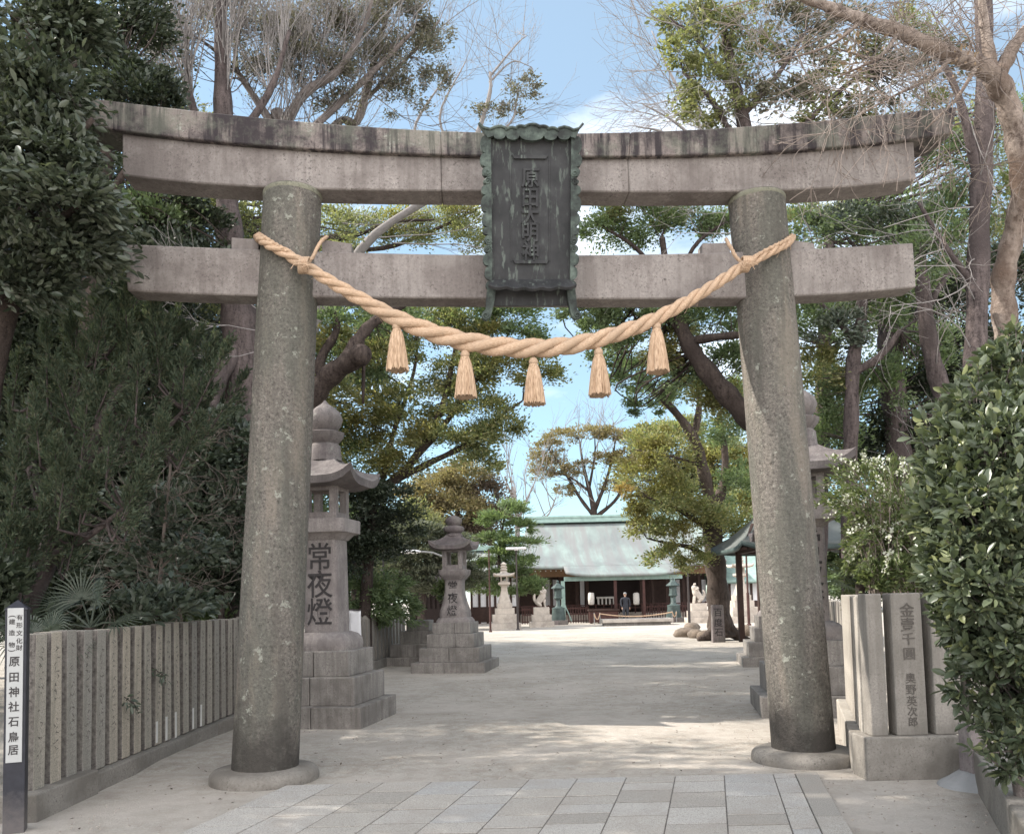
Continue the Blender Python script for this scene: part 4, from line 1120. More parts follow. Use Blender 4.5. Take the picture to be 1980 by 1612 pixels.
# ------------------------------------------------------------------ side buildings, poles, tree-ring stones
def hall(name, label, px0, px1, y_eave, y_ridge, Y, depth, wallmat, roofmat, wall_top=None, over=.5):
    x0, x1 = P(px0,1100,Y).x, P(px1,1100,Y).x; zE = P((px0+px1)/2, y_eave, Y).z; zR = P((px0+px1)/2, y_ridge, Y+depth/2).z
    h = empty(name, ((x0+x1)/2, Y+depth/2, 0), 0, label, "building"); W = x1-x0
    mb = MB(); V = []; F = []
    for j in range(9):
        s_ = j/8
        for sx_ in (0, 1):
            x = (-W/2 + W*sx_); V.append((x, -depth/2*(1-s_), zE + (zR-zE)*(.75*s_+.25*s_*s_)))
    for j in range(8): F.append((2*j, 2*j+1, 2*j+3, 2*j+2))
    mb.add(V, F); mb.add([(x, -y, z) for x, y, z in V], [tuple(reversed(f)) for f in F])
    rf_ = mb.build("roof", roofmat, h, smooth=60); sd = rf_.modifiers.new("thickness", 'SOLIDIFY'); sd.thickness = .14; sd.offset = -1
    mb = MB(); mb.box((0,0,zR+.1), (W+.1, .45, .2)); mb.box((0,0,zR+.25), (W+.2, .3, .09)); mb.build("ridge", M['teal'], rf_, bevel=.01)
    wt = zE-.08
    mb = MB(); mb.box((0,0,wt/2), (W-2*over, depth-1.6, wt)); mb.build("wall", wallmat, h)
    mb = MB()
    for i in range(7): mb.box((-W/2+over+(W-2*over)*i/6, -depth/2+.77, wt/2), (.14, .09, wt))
    mb.box((0, -depth/2+.765, .55), (W-2*over, .07, .9)); mb.build("timber_frame", M['wood'] if wallmat is not M['shade_black'] else M['shade_black'], h)
    return h
hall("side_hall", "low white walled wing with pale copper roof left of the shrine hall", 893, 1018, 1112, 1064, 50.5, 6, M['plaster'], M['roof'])
hall("side_hall", "pale green roofed hall seen behind the small lantern at right", 1399, 1560, 1122, 1068, 50, 7, M['plaster'], M['teal'])
hall("storehouse", "timber building coloured near-black as shade behind the flared lantern at left", 790, 880, 1128, 1098, 47, 6, M['shade_black'], M['shade_black'])  # near-black throughout: the shade under the pines put into its colour
# open pavilion, its corner showing beside the right pillar
pvx = P(1387,1057,24).x; pv = empty("water_pavilion", (pvx+2.45, 25.4, 0), 0, "open pavilion with dark hipped roof, its eave corner beside the right pillar", "pavilion")
zE = P(1387,1050,24).z; rg = []; hx, hy = 1.85, 1.8
n = 64; th = np.arange(n)*2*PI/n; mxn = np.maximum(np.abs(np.cos(th)), np.abs(np.sin(th))); cor = (1/mxn-1)/(math.sqrt(2)-1)
for s_ in (0.0, .12, .25, .4, .55, .7, .85, 1.0):
    ex = hx*(1-s_)+.35*s_; ey = hy*(1-s_)+.05*s_
    rg.append(np.stack([ex*np.cos(th)/mxn, ey*np.sin(th)/mxn, zE + 1.55*(.7*s_+.3*s_*s_) - .12 + .16*cor**3*(1-s_)**2], 1))
mb = MB(); mb.rings(rg, False, True); o = mb.build("roof", plain("dark_copper", (0.12,0.13,0.125), .6, var=.3, scale=2), pv, smooth=40)
sd = o.modifiers.new("thickness", 'SOLIDIFY'); sd.thickness = .06; sd.offset = -1
rg = [r_ for r_ in (rg[0]+np.array([0,0,-.005]), rg[0]*np.array([1.0,1.0,1])+np.array([0,0,-.13]))]
mb = MB(); mb.rings(rg, False, False); o2 = mb.build("fascia", M['dkteal'], o, smooth=40); sd = o2.modifiers.new("thickness", 'SOLIDIFY'); sd.thickness = .05
mb = MB()
for k in range(22):
    x = -hx*.96 + 2*hx*.96*k/21; mb.beam((x, -hy*.97, zE-.18), (x*.6, -.1, zE+.6), .08, .09)
for k in range(18):
    y = -hy*.94 + 2*hy*.94*k/17; mb.beam((-hx*.97, y, zE-.18), (-.6, y*.3, zE+.6), .08, .09)
mb.build("rafter", M['wood'], pv)
for sx_ in (-1, 1):
    for sy_ in (-1, 1):
        mb = MB(); mb.box((sx_*1.2, sy_*1.1, zE/2), (.16, .16, zE)); mb.build("post", M['wood'], pv)
mb = MB()
for sy_ in (-1, 1): mb.box((0, sy_*1.1, zE-.12), (2.6, .12, .2))
for sx_ in (-1, 1): mb.box((sx_*1.2, 0, zE-.12), (.12, 2.3, .2))
mb.build("tie_rail", M['wood'], pv)
mb = MB(); mb.box((0,0,.4), (1.5, .9, .8)); mb.box((0,0,.85), (1.65, 1.05, .1)); mb.build("water_basin", M['step'], pv, bevel=.02)

def pole(px, Y, ytop, r_, label, mat, head=None, cat="pole", name="pole"):
    x = P(px,1150,Y).x; zt = P(px,ytop,Y).z; p0 = empty(name, (x,Y,0), 0, label, cat)
    mb = MB(); mb.tube([(0,0,0),(0,0,zt*.45)], r_*1.5, 10); mb.tube([(0,0,zt*.44),(0,0,zt)], r_, 10); mb.lathe([(r_*2.4,0),(r_*2.4,.05),(r_*1.6,.09)], (0,0,0), 12)
    mb.build("shaft", mat, p0, smooth=50)
    if head == 'flat':
        mb = MB(); mb.box((0,0,zt+.05), (.95,.45,.10)); mb.box((0,0,zt-.01), (.2,.2,.08)); mb.build("lamp_head", M['plaster'], p0, bevel=.02)
    if head == 'arm':
        mb = MB(); mb.tube([(0,0,zt-.1),(-.5,0,zt+.1),(-1.1,0,zt+.16)], .035, 6); mb.build("arm", mat, p0)
        mb = MB(); mb.blob((-1.35,0,zt+.15), (.42,.16,.08), 12, 7); mb.build("lamp_head", M['plaster'], p0, smooth=60)
    return p0
pole(1000, 40, 1062, .035, "slim lamp post with a flat white head right of the trimmed pine", M['metal'], 'flat', "lamp post", "lamp_post")
pole(947, 38.5, 1062, .03, "thin bare brown pole standing in front of the trimmed pine", M['redwood'])
pole(1331, 36, 1098, .04, "black pole in front of the right stone lion dog", M['metal'])
pole(1446, 39, 1068, .045, "reddish pole right of the small lantern near the right pillar", M['redwood'])
pole(742, 30, 1066, .03, "thin dark pole under the trees left of the flared lantern", M['metal'])
pole(862, 34, 1072, .04, "street lamp with curved arm behind the flared lantern's roof", M['grey_metal'], 'arm', "lamp post", "lamp_post")
# white banner by the first lantern
bn = empty("banner", (P(685,1190,15.5).x, 15.5, 0), 0, "narrow white banner on a dark stake behind the left lantern", "banner")
mb = MB(); mb.tube([(-.13,0,0),(-.13,0,1.45)], .018, 6); mb.tube([(-.14,0,1.4),(.12,0,1.38)], .012, 6); mb.build("stake", M['metal'], bn)
mb = MB(); V = []; 
for j in range(12):
    for i in range(5): V.append((-.10+.055*i, .02*math.sin(j*.9+i*.6), 1.38-.075*j))
mb.add(V, [(j*5+i, j*5+i+1, (j+1)*5+i+1, (j+1)*5+i) for j in range(11) for i in range(4)])
o = mb.build("cloth", M['plaster'], bn, smooth=60); sd = o.modifiers.new("thickness", 'SOLIDIFY'); sd.thickness = .006
# stone marker in front of the big tree
mk = empty("stone_marker", (P(1389,1235,26.6).x, 26.6, 0), R(-4), "upright grey stone marker carved with three characters leaning by the big tree", "stone marker")
h = P(1389,1169,26.6).z; mb = MB(); mb.box((0,0,h/2-.03), (.40,.26,h+.06), top=.9); mb.build("slab", M['oldstone'], mk, bevel=.03)
mb = MB()
for ch, z in zip("百度石", (h*.80, h*.53, h*.27)): mb.mesh(None, ch, Vector((0,-.132+.012*z/h,z)), X_, Z_, N_, .27, .006, bold=.01)
mb.build("inscription", M['ink'], mk)
labs = ["low rounded brown rock at the left end of the ring round the big tree", "squat brown rock second from left below the black pole",
        "flat brown rock just left of the carved stone marker", "small brown rock right of the big tree's roots", "dark rock right of the big tree, nearest the stepped lantern base", "rounded rock behind the ring, at the foot of the black pole"]
for (px, py, w, h), lab in zip(((1326,1232,.40,.34),(1348,1234,.34,.32),(1367,1236,.32,.30),(1424,1232,.3,.33),(1444,1230,.3,.4),(1340,1222,.42,.38)), labs):
    g_ = G(px, py)
    mb = MB(); mb.blob((0,0,h*.38), (w,w*.75,h*.62), 14, 9, noise=.10); o = mb.build("rock", granite("rock%d" % px, (0.21,0.165,0.13), .5, 30, stain=(.07,.06,.05), stain_amt=.6), None, smooth=70); o.name = 'rock'; o.location = (g_.x, g_.y+.2, 0); o.rotation_euler = (0, 0, random.uniform(0, 3)); tag(o, lab, 'rock', 'rocks round the big tree')
# ------------------------------------------------------------------ foliage machinery
def rnd_dirs(n):
    v = RNG.normal(size=(n, 3)); return v/np.linalg.norm(v, axis=1, keepdims=True)
def leaf_arrays(C, L, D=None, aspect=.5, up=.5, fold=.22, lvar=.35, fine=False, droop=0.0):
    """one small folded leaf per centre; D optional growth directions"""
    n = len(C)
    d = rnd_dirs(n) if D is None else D + rnd_dirs(n)*.55
    d[:, 2] -= droop
    d /= np.linalg.norm(d, axis=1, keepdims=True)
    nr = rnd_dirs(n); nr[:, 2] += up; nr -= d*np.sum(nr*d, 1, keepdims=True); nr /= np.maximum(np.linalg.norm(nr, axis=1, keepdims=True), 1e-6)
    sd = np.cross(d, nr)
    l = L*(1 + RNG.uniform(-lvar, lvar, n))[:, None]; w = l*aspect*.5
    if not fine:
        V = np.stack([C, C + d*l*.45 + sd*w + nr*w*fold*2, C + d*l, C + d*l*.45 - sd*w + nr*w*fold*2], 1).reshape(-1, 3)
        b = np.arange(n)*4
        return V, np.concatenate([np.stack([b, b+1, b+2], 1), np.stack([b, b+2, b+3], 1)]), None
    pts = [C, C + d*l*.22 + sd*w*.62 + nr*w*fold, C + d*l*.55 + sd*w + nr*w*fold*1.6, C + d*l*.84 + sd*w*.62 + nr*w*fold*.6, C + d*l*1.0 - nr*l*.06,
           C + d*l*.84 - sd*w*.62 + nr*w*fold*.6, C + d*l*.55 - sd*w + nr*w*fold*1.6, C + d*l*.22 - sd*w*.62 + nr*w*fold, C + d*l*.45 - nr*w*.05, C + d*l*.8 - nr*w*.1]
    V = np.stack(pts, 1).reshape(-1, 3); b = np.arange(n)*10
    q = lambda *ix: np.stack([b+i for i in ix], 1)
    F4 = np.concatenate([q(0,1,2,8), q(8,2,3,9), q(0,8,6,7), q(8,9,5,6)]); F3 = np.concatenate([q(9,3,4), q(9,4,5)])
    return V, F3, F4
def clump_points(c, r, n, sub, fill=.55, flat=0.0):
    """two-level scatter: sub-clumps near the shell of an ellipsoid, leaves round each"""
    d = rnd_dirs(sub); d[:, 2] = np.where(d[:, 2] < -.55, -d[:, 2]*.6, d[:, 2])
    rad = RNG.uniform(fill, 1.0, sub)**.7
    S = np.asarray(c) + d*rad[:, None]*np.asarray(r)
    ids = RNG.integers(0, sub, n); sr = .38*np.asarray(r)/max(1.0, (sub/14)**.33)
    sr = np.maximum(sr, .02)
    w = RNG.uniform(.55, 1.25, sub)[ids][:, None]
    off = RNG.normal(size=(n, 3))*sr*np.array([1, 1, .75])*w*.75
    return S, S[ids] + off, (d[ids]*np.array([1,1,.7]) + np.array([0,0,.15]))
BK, LF = {}, {}
BK['dark'] = barkmat("dark_bark", (0.060,0.046,0.040), (0.020,0.015,0.014))
BK['purple'] = barkmat("purple_brown_bark", (0.095,0.076,0.072), (0.032,0.025,0.025))
BK['grey'] = barkmat("grey_bark", (0.19,0.162,0.15), (0.07,0.058,0.053))
BK['pale'] = barkmat("pale_mottled_bark", (0.25,0.205,0.175), (0.07,0.05,0.042), 5, moss=(0.12,0.085,0.066))
BK['twig'] = plain("grey_twig", (0.225,0.205,0.196), .9)
BK['browntwig'] = plain("brown_twig", (0.185,0.15,0.13), .9)
BK['camphor'] = barkmat("camphor_bark", (0.085,0.066,0.056), (0.028,0.021,0.018))
LF['glossy'] = leafmat("glossy_leaf", [(0.038,0.055,0.032),(0.065,0.085,0.05),(0.105,0.125,0.075),(0.055,0.075,0.045)], .30, .25, .5)
LF['dark'] = leafmat("dark_leaf", [(0.022,0.036,0.019),(0.038,0.055,0.027),(0.06,0.078,0.038)], .45, .25, .4)
LF['shrub'] = leafmat("shrub_leaf", [(0.036,0.058,0.036),(0.065,0.094,0.058),(0.111,0.137,0.091),(0.052,0.078,0.039)], .36, .22, .5)
LF['juniper'] = leafmat("juniper_needle", [(0.037,0.065,0.037),(0.060,0.092,0.050),(0.088,0.115,0.060),(0.100,0.098,0.053)], .7, .35, .2)
LF['olive'] = leafmat("olive_leaf", [(0.138,0.166,0.055),(0.207,0.221,0.069),(0.290,0.283,0.090),(0.166,0.193,0.069)], .45, .5, .35)
LF['camphor'] = leafmat("camphor_leaf", [(0.138,0.195,0.056),(0.212,0.252,0.069),(0.308,0.308,0.090),(0.406,0.358,0.105)], .42, .5, .4, patch=(0.16,0.125,0.035))
LF['green'] = leafmat("mid_green_leaf", [(0.098,0.155,0.058),(0.146,0.220,0.078),(0.212,0.285,0.098)], .42, .45, .4)
LF['sparse'] = leafmat("grey_olive_leaf", [(0.174,0.152,0.131),(0.246,0.210,0.181),(0.131,0.123,0.087),(0.174,0.174,0.102)], .5, .35, .3)
LF['autumn'] = leafmat("autumn_leaf", [(0.221,0.166,0.055),(0.304,0.221,0.076),(0.166,0.152,0.055),(0.359,0.262,0.097)], .55, .4, .3)
LF['russet'] = leafmat("russet_leaf", [(0.11,0.075,0.055),(0.15,0.10,0.07),(0.09,0.07,0.045)], .6, .35, .2)
LF['yellow'] = leafmat("yellow_leaf", [(0.40,0.24,0.03),(0.5,0.32,0.05),(0.3,0.2,0.04)], .5, .45, .3)
LF['pine'] = leafmat("pine_needle", [(0.10,0.17,0.05),(0.15,0.23,0.065),(0.20,0.27,0.08)], .55, .4, .3)
LF['greypine'] = leafmat("grey_pine_needle", [(0.084,0.102,0.060),(0.132,0.138,0.084),(0.060,0.082,0.048)], .6, .3, .25)
LF['hedge'] = leafmat("hedge_leaf", [(0.038,0.057,0.028),(0.063,0.087,0.040),(0.056,0.082,0.038),(0.093,0.124,0.056),(0.075,0.102,0.050),(0.124,0.155,0.075),(0.063,0.087,0.038),(0.236,0.261,0.075)], .32, .25, .4)
LF['bright'] = leafmat("bright_leaf", [(0.07,0.11,0.025),(0.11,0.15,0.035),(0.15,0.18,0.05)], .45, .4, .35)
LF['flower'] = leafmat("white_blossom", [(0.55,0.55,0.48),(0.68,0.68,0.62),(0.35,0.40,0.22)], .6, .3, .2)
LF['palm'] = leafmat("palm_blade", [(0.04,0.062,0.04),(0.07,0.095,0.06),(0.10,0.125,0.085)], .4, .25, .45)
LF['dry'] = leafmat("dry_leaf", [(0.20,0.12,0.065),(0.30,0.19,0.11),(0.14,0.085,0.05)], .7, .3, .2)

def grow(mb, p, d, L, r_, lev, kids=4, spread=.65, wig=.22, up=.08, shrink=.62, tips=None, sides=None, rmin=.0025):
    n = 5; pts = [np.array(p)]; d = np.array(d, float); d /= np.linalg.norm(d); dd = [d.copy()]
    for i in range(n):
        d = d + np.array([random.gauss(0, wig), random.gauss(0, wig), random.gauss(0, wig)+up])*.5; d /= np.linalg.norm(d)
        pts.append(pts[-1] + d*L/n); dd.append(d.copy())
    mb.tube(pts, np.maximum(np.linspace(r_, r_*.45, n+1), rmin), sides or (3 if r_ < .02 else 6), cap=False)
    if lev == 0:
        if tips is not None: tips.append((pts[-1], d))
        return
    for k in range(kids):
        i = random.randint(2, n); v = np.array([random.gauss(0,1) for _ in range(3)]); v -= dd[i]*np.dot(v, dd[i]); v /= max(np.linalg.norm(v), 1e-6)
        grow(mb, pts[i], dd[i] + v*spread*random.uniform(.6, 1.3), L*shrink*random.uniform(.7, 1.15), max(r_*.5, rmin), lev-1, kids, spread, wig, up, shrink, tips, None, rmin)

def world_path(pts, k=5, jit=.0):
    W = [(*P(px, py, Y), r_) for px, py, Y, r_ in pts]
    return catmull(W, k)
def leaf_crown(pts_dirs, L, mat, root, name="crown", aspect=.5, up=.5, fine=False, fold=.22, droop=0.0, org=None):
    C = np.concatenate([a for a, _ in pts_dirs]); D = np.concatenate([b for _, b in pts_dirs])
    if org is not None: C = C - np.asarray(org)
    V, F3, F4 = leaf_arrays(C, L, D, aspect, up, fold, fine=fine, droop=droop)
    return link(name, raw_mesh(name, V, F3, F4), mat, root)
COVER = 2.9
def tree(name, label, cat, trunk, limbs=(), clumps=(), leaf='green', bark='dark', L=None, cover=2.2, sub=None, aspect=.5, twigs=True, bare=None, group=None, extra=(), up=.5, ground=True, droop=0.0, fine=False, grain=1.0):
    tr = world_path(trunk)
    base = tr[0].copy()
    if ground and base[2] > .15: tr = np.vstack([[base[0], base[1], -.1, base[3]*1.25], [base[0], base[1], base[2]*.5, base[3]*1.08], tr])
    org = (base[0], base[1], 0.0)
    r0 = empty(name, org, 0, label, cat, group)
    mb = MB(); mbb = MB(); mtw = MB(); nodes = []
    def put(path, mb=mb):
        rr = path[:, 3]*(1 + .10*np.sin(np.arange(len(path))*1.7 + random.random()*6))
        mb.tube(path[:, :3], np.maximum(rr, .004), 12 if path[0, 3] > .06 else 7); nodes.extend(path[:, :3])
    put(tr)
    for lb in limbs: put(world_path(lb), mbb)
    nd = np.array(nodes); groups = {}
    Y0 = trunk[0][2]
    for cl in clumps:
        px, py, Y, rx_, ry_ = cl[:5]; mt = cl[5] if len(cl) > 5 else leaf
        c = np.array(P(px, py, Y)); k = Y/1650; r3 = np.array([rx_*k, max(rx_, ry_)*k*.9, ry_*k])
        l_ = L or max(.075, .0034*Y)
        n_ = int(COVER*cover*PI*r3[0]*r3[2]/(.28*l_*l_*aspect/.5)*1.0)
        sb = sub or int(np.clip(10 + r3[0]*r3[2]*9*grain, 8, 90))
        S, pt, dr = clump_points(c, r3, max(n_, 20), sb)
        groups.setdefault(mt, []).append((pt, dr))
        if twigs:
            for s_ in S[::(1 if len(S) < 30 else 2)]:
                q = nd[np.argmin(np.sum((nd - (s_*.65 + c*.35 - [0, 0, r3[2]*.3]))**2, 1))]
                m_ = (q + s_)/2 + RNG.normal(size=3)*.12*np.linalg.norm(s_-q) + [0, 0, .05]
                dist = np.linalg.norm(s_-q); rr = np.clip(dist*.010, .006, .05)
                mbb.tube(catmull([(*q, rr), (*m_, rr*.7), (*s_, rr*.3)], 4)[:, :3], np.linspace(rr, rr*.3, 9), 4, cap=False)
    if bare:
        for kw in bare:
            path = nd[::max(1, len(nd)//kw.get('n', 20))] if 'at' not in kw else [np.array(P(*a)) for a in kw['at']]
            for q in path:
                if q[2] < kw.get('zmin', -1): continue
                dv = np.array(kw.get('dir', (0,0,1))) + RNG.normal(size=3)*kw.get('rand', .6)
                for _ in range(kw.get('rep', 1)):
                    grow(mtw, q, dv + RNG.normal(size=3)*kw.get('rand', .6)*.6, kw['L']*random.uniform(.7, 1.3), kw['r'], kw.get('lev', 2), kw.get('kids', 4), kw.get('spread', .6), kw.get('wig', .22), kw.get('up', .08))
    mb.build("trunk", BK[bark], r0, smooth=180, local=org)
    if mtw.n: mtw.build("twigs", BK['browntwig' if bark in ('pale', 'browntwig') else 'twig'], r0, smooth=180, local=org)
    if mbb.n: mbb.build("branches", BK[bark], r0, smooth=180, local=org)
    for mt, pd_ in groups.items():
        leaf_crown(pd_, (L or max(.075, .0034*Y0)), LF[mt], r0, "crown" if mt == leaf else ("blossom" if mt == 'flower' else "tinted_foliage"), aspect, up, org=org, droop=droop, fine=fine)
    return r0

# ------------------------------------------------------------------ left side
tree("broadleaf_tree", "glossy evergreen tree filling the upper left corner in front of the gate", "tree",
     [(-70,1150,7.6,.14),(-50,900,7.5,.12),(10,600,7.2,.10),(70,300,7.0,.08),(60,60,7.0,.05)],
     [[(60,500,7.1,.06),(110,430,6.8,.04),(150,400,6.6,.02)], [(66,400,7.0,.06),(120,300,6.8,.04),(180,230,6.7,.02)], [(60,200,7,.05),(150,120,6.9,.02)]],
     [(30,40,7.0,110,80),(110,60,7.2,80,70),(60,170,6.8,120,80),(85,215,6.7,75,60),(60,290,6.6,120,80),(115,305,6.5,70,55),(70,400,6.6,130,80),(145,390,6.5,66,55),(60,500,6.8,120,70),(150,480,6.9,66,60),(20,560,7.0,90,60)],
     'glossy', 'dark', L=.08, cover=2.6, aspect=.42, up=.9, droop=.25, fine=True, grain=3)
tree("broadleaf_tree", "shaded olive evergreen rising behind the left end of the top lintel", "tree",
     [(150,900,12.5,.16),(180,500,12.5,.12),(230,150,12.5,.08)], [[(200,400,12.5,.07),(290,250,12.3,.03)]],
     [(200,60,12.5,90,80,'dark'),(270,40,13,60,60,'dark'),(220,150,12.3,70,60,'dark'),(280,190,12,70,45,'dark'),(190,230,12.3,80,60,'dark'),(320,200,12.5,40,40,'dark'),(280,440,13,90,60,'green'),(380,450,13.5,70,50,'dark'),(330,380,13,60,50,'dark'),(420,520,13.5,70,60,'dark'),(300,540,13,110,70,'dark')],
     'dark', 'dark', L=.085, cover=2.4)
tree("broadleaf_tree", "dense dark evergreen behind the juniper at far left", "tree",
     [(60,1100,14.5,.2),(60,700,14.5,.16),(80,300,14.5,.1)], [], [(40,560,14.5,170,120),(170,640,14.5,150,110),(60,760,14.5,170,130),(280,680,15,130,100),(330,800,15,120,100),(120,900,14.5,180,120),(300,930,15,140,100),(60,1040,14.5,170,110),(250,1060,15,160,90),(400,1000,15,100,110),(-60,300,14,140,200),(-60,700,14,140,200)],
     'dark', 'dark', L=.10, cover=2.6)
# juniper with flame-like plumes
def juniper():
    b = P(70, 1160, 8.1); org = (b.x, b.y, 0)
    r0 = empty("juniper", org, 0, "dark feathery juniper leaning over the left stone fence", "conifer")
    mb = MB()
    paths = [[(30,1200,8.1,.13),(90,1080,8.1,.11),(140,960,8.0,.085),(190,830,8.0,.06),(260,700,8.0,.03)],
             [(110,1040,8.1,.07),(60,900,8.2,.05),(60,760,8.3,.03)], [(170,880,8.0,.05),(300,840,7.9,.03),(370,780,7.9,.015)], [(140,960,8,.05),(130,820,8.2,.035),(160,680,8.3,.02)], [(90,1080,8.1,.05),(180,1030,7.8,.03),(240,980,7.7,.015)]]
    nd = []
    for p_ in paths: w = world_path(p_); mb.tube(w[:, :3], w[:, 3], 9); nd.extend(w[:, :3])
    nd = np.array(nd); C = []; D = []
    cl = [(200,640,8.2,70,90),(260,700,8.1,75,90),(330,700,8.0,55,110),(360,800,7.9,40,100),(290,830,7.9,80,80),(200,780,7.9,80,90),(120,790,8.1,80,80),(60,860,8.0,85,80),(140,900,7.7,90,70),(220,920,7.7,75,60),(60,960,7.8,90,70),(150,1010,7.7,80,55),(230,1000,7.7,40,50),(30,1070,7.8,80,60),(110,1090,7.8,60,40),(20,780,8.3,60,70),(330,880,7.9,50,50),(180,700,8.3,70,70)]
    for px, py, Y, rx_, ry_ in cl:
        c = np.array(P(px, py, Y)); k = Y/1650; r3 = np.array([rx_, rx_, ry_])*k
        for _ in range(int(2.5 + rx_*ry_/1900)):
            d = rnd_dirs(1)[0]; s_ = c + d*r3*RNG.uniform(.3, .9) - np.array([0, 0, .15])
            ax = np.array([d[0]*.35 + .28, d[1]*.35 - .1, 1.0]) + RNG.normal(size=3)*.12; ax /= np.linalg.norm(ax)
            LN = RNG.uniform(.5, .95); e1 = np.cross(ax, [.2, .9, .1]); e1 /= np.linalg.norm(e1); e2 = np.cross(ax, e1)
            mb.tube([s_, s_ + ax*LN*.5, s_ + ax*LN*.9], [.010, .007, .002], 4, cap=False)
            q = nd[np.argmin(np.sum((nd - s_)**2, 1))]; mb.tube([q, (q+s_)/2 + [0, 0, -.03], s_], [.018, .014, .010], 4, cap=False)
            for k_ in range(34):
                u0 = RNG.uniform(0, 1)**.8; a0 = RNG.uniform(0, 2*PI); o0 = math.cos(a0)*e1 + math.sin(a0)*e2
                sx_ = ax*.9 + o0*(.75*(1-u0) + .15); sx_ /= np.linalg.norm(sx_); p0 = s_ + ax*LN*u0*.88; l0 = (.13 + .15*(1-u0))*RNG.uniform(.8, 1.25)
                n_ = 34; u = RNG.uniform(0, 1, n_); a = RNG.uniform(0, 2*PI, n_)
                f1 = np.cross(sx_, [.3, .2, .8]); f1 /= np.linalg.norm(f1); f2 = np.cross(sx_, f1)
                o_ = np.outer(np.cos(a), f1) + np.outer(np.sin(a), f2)
                C.append(p0 + np.outer(u*l0, sx_) + o_*(.016*(1-u)**.6)[:, None]); D.append(np.tile(sx_*1.5, (n_, 1)) + o_*.7)
    mb.build("trunk", BK['purple'], r0, smooth=180, local=org)
    C = np.concatenate(C) - np.array(org); D = np.concatenate(D)
    V, F3, F4 = leaf_arrays(C, .042, D, .26, .2, .1)
    link("crown", raw_mesh("crown", V, F3, F4), LF['juniper'], r0)
juniper()
tree("leafy_shrub", "tall leafy shrub with grey green leaves just left of the left pillar", "shrub",
     [(428,1180,12.4,.05),(430,1000,12.4,.04),(420,850,12.4,.02)], [[(435,1050,12.4,.03),(390,950,12.2,.015)], [(432,1000,12.4,.03),(470,900,12.4,.015)]],
     [(430,840,12.4,60,50),(470,880,12.4,45,60),(400,900,12.2,60,50),(450,960,12.2,60,55),(390,990,12.0,60,50),(460,1040,12.2,50,50),(410,1080,12.2,60,45),(350,960,12.3,40,40)],
     'shrub', 'dark', L=.10, cover=2.0, aspect=.5, up=.8, fine=True, grain=3)
tree("twiggy_shrub", "half bare shrub with pale tangled twigs above the left fence", "shrub",
     [(305,1185,9.6,.022),(315,1050,9.6,.018),(330,890,9.6,.012),(318,850,9.6,.006)], [[(330,890,9.6,.010),(350,845,9.6,.006)], [(310,1120,9.6,.012),(250,1010,9.5,.006)], [(312,1100,9.6,.012),(380,1000,9.6,.006)]],
     [(270,980,9.7,50,45),(330,1010,9.7,55,45),(250,1050,9.6,50,45),(380,1060,9.7,50,45),(300,1100,9.6,60,40)], 'shrub', 'browntwig', L=.085, cover=.9, up=.8, fine=True, ground=False, grain=3,
     bare=[dict(n=26, L=.55, r=.007, lev=2, kids=4, dir=(.1,-.2,.35), rand=.8, spread=.9, wig=.35, up=.0)])
tree("low_shrub", "low broad leaved shrub spilling over the top of the left fence", "shrub",
     [(300,1200,8.9,.02),(310,1170,8.9,.012)], [], [(230,1165,8.6,45,20),(290,1160,8.8,50,24),(350,1165,9.3,50,24),(410,1168,9.8,45,22),(265,1185,8.6,50,18),(330,1180,9.0,50,18)],
     'shrub', 'dark', L=.10, cover=1.5, aspect=.42, ground=False, up=.9, fine=True, twigs=False)
tree("low_shrub", "dark undergrowth hugging the foot of the left pillar's background", "shrub",
     [(430,1200,12.5,.03),(430,1150,12.5,.02)], [], [(400,1130,12.5,60,50),(460,1110,12.5,50,60),(480,1160,13,50,40),(360,1130,12,50,40)], 'dark', 'dark', L=.09, cover=2.6, ground=False, twigs=False)
def palm(label, px, py, Y, n, size, a0, a1, mat='palm', droop=.3, kind="fan_palm"):
    c = P(px, py, Y); r0 = empty(kind, (c.x, c.y, 0), 0, label, "palm")
    mb = MB(); mb.tube([(0,0,0), (0,0,max(c.z-.3,.1))], [.06,.05], 8); mb.build("trunk", BK['dark'], r0)
    mb = MB()
    for i in range(n):
        a = R(a0 + (a1-a0)*i/max(1,n-1)) + random.uniform(-.2,.2); d = Vector((math.cos(a), random.uniform(-.7,.1), math.sin(a)*.8+.1)).normalized()
        s0 = Vector((0,0,max(c.z-.3,.1))); hub = s0 + d*size*.55; mb.tube([s0, s0+d*size*.3+Z_*.02, hub], [.010,.009,.007], 5)
        sd = d.cross(Vector((0,-.5,1))).normalized()
        nb_ = 22
        for k in range(nb_):
            f_ = (k/(nb_-1)-.5)*2; v = (d*math.cos(f_*1.75) + sd*math.sin(f_*1.75)).normalized(); ln = size*(.62 + .12*math.cos(f_*2))
            w_ = v.cross(d.cross(sd)).normalized()*.014*size
            p1 = hub + v*ln*.5; p2 = hub + v*ln - Z_*droop*ln*.5
            mb.add([tuple(hub - w_*.3), tuple(hub + w_*.3), tuple(p1 + w_), tuple(p2), tuple(p1 - w_)], [(0,1,2,4), (4,2,3)])
    mb.build("fronds", LF[mat], r0)
palm("fan palm with narrow drooping blades behind the left fence", 175, 1150, 7.9, 6, .50, 5, 175)
palm("feathery palm fronds curling over the fence by the marker post", 85, 1200, 7.3, 5, .42, 20, 150, droop=.8)
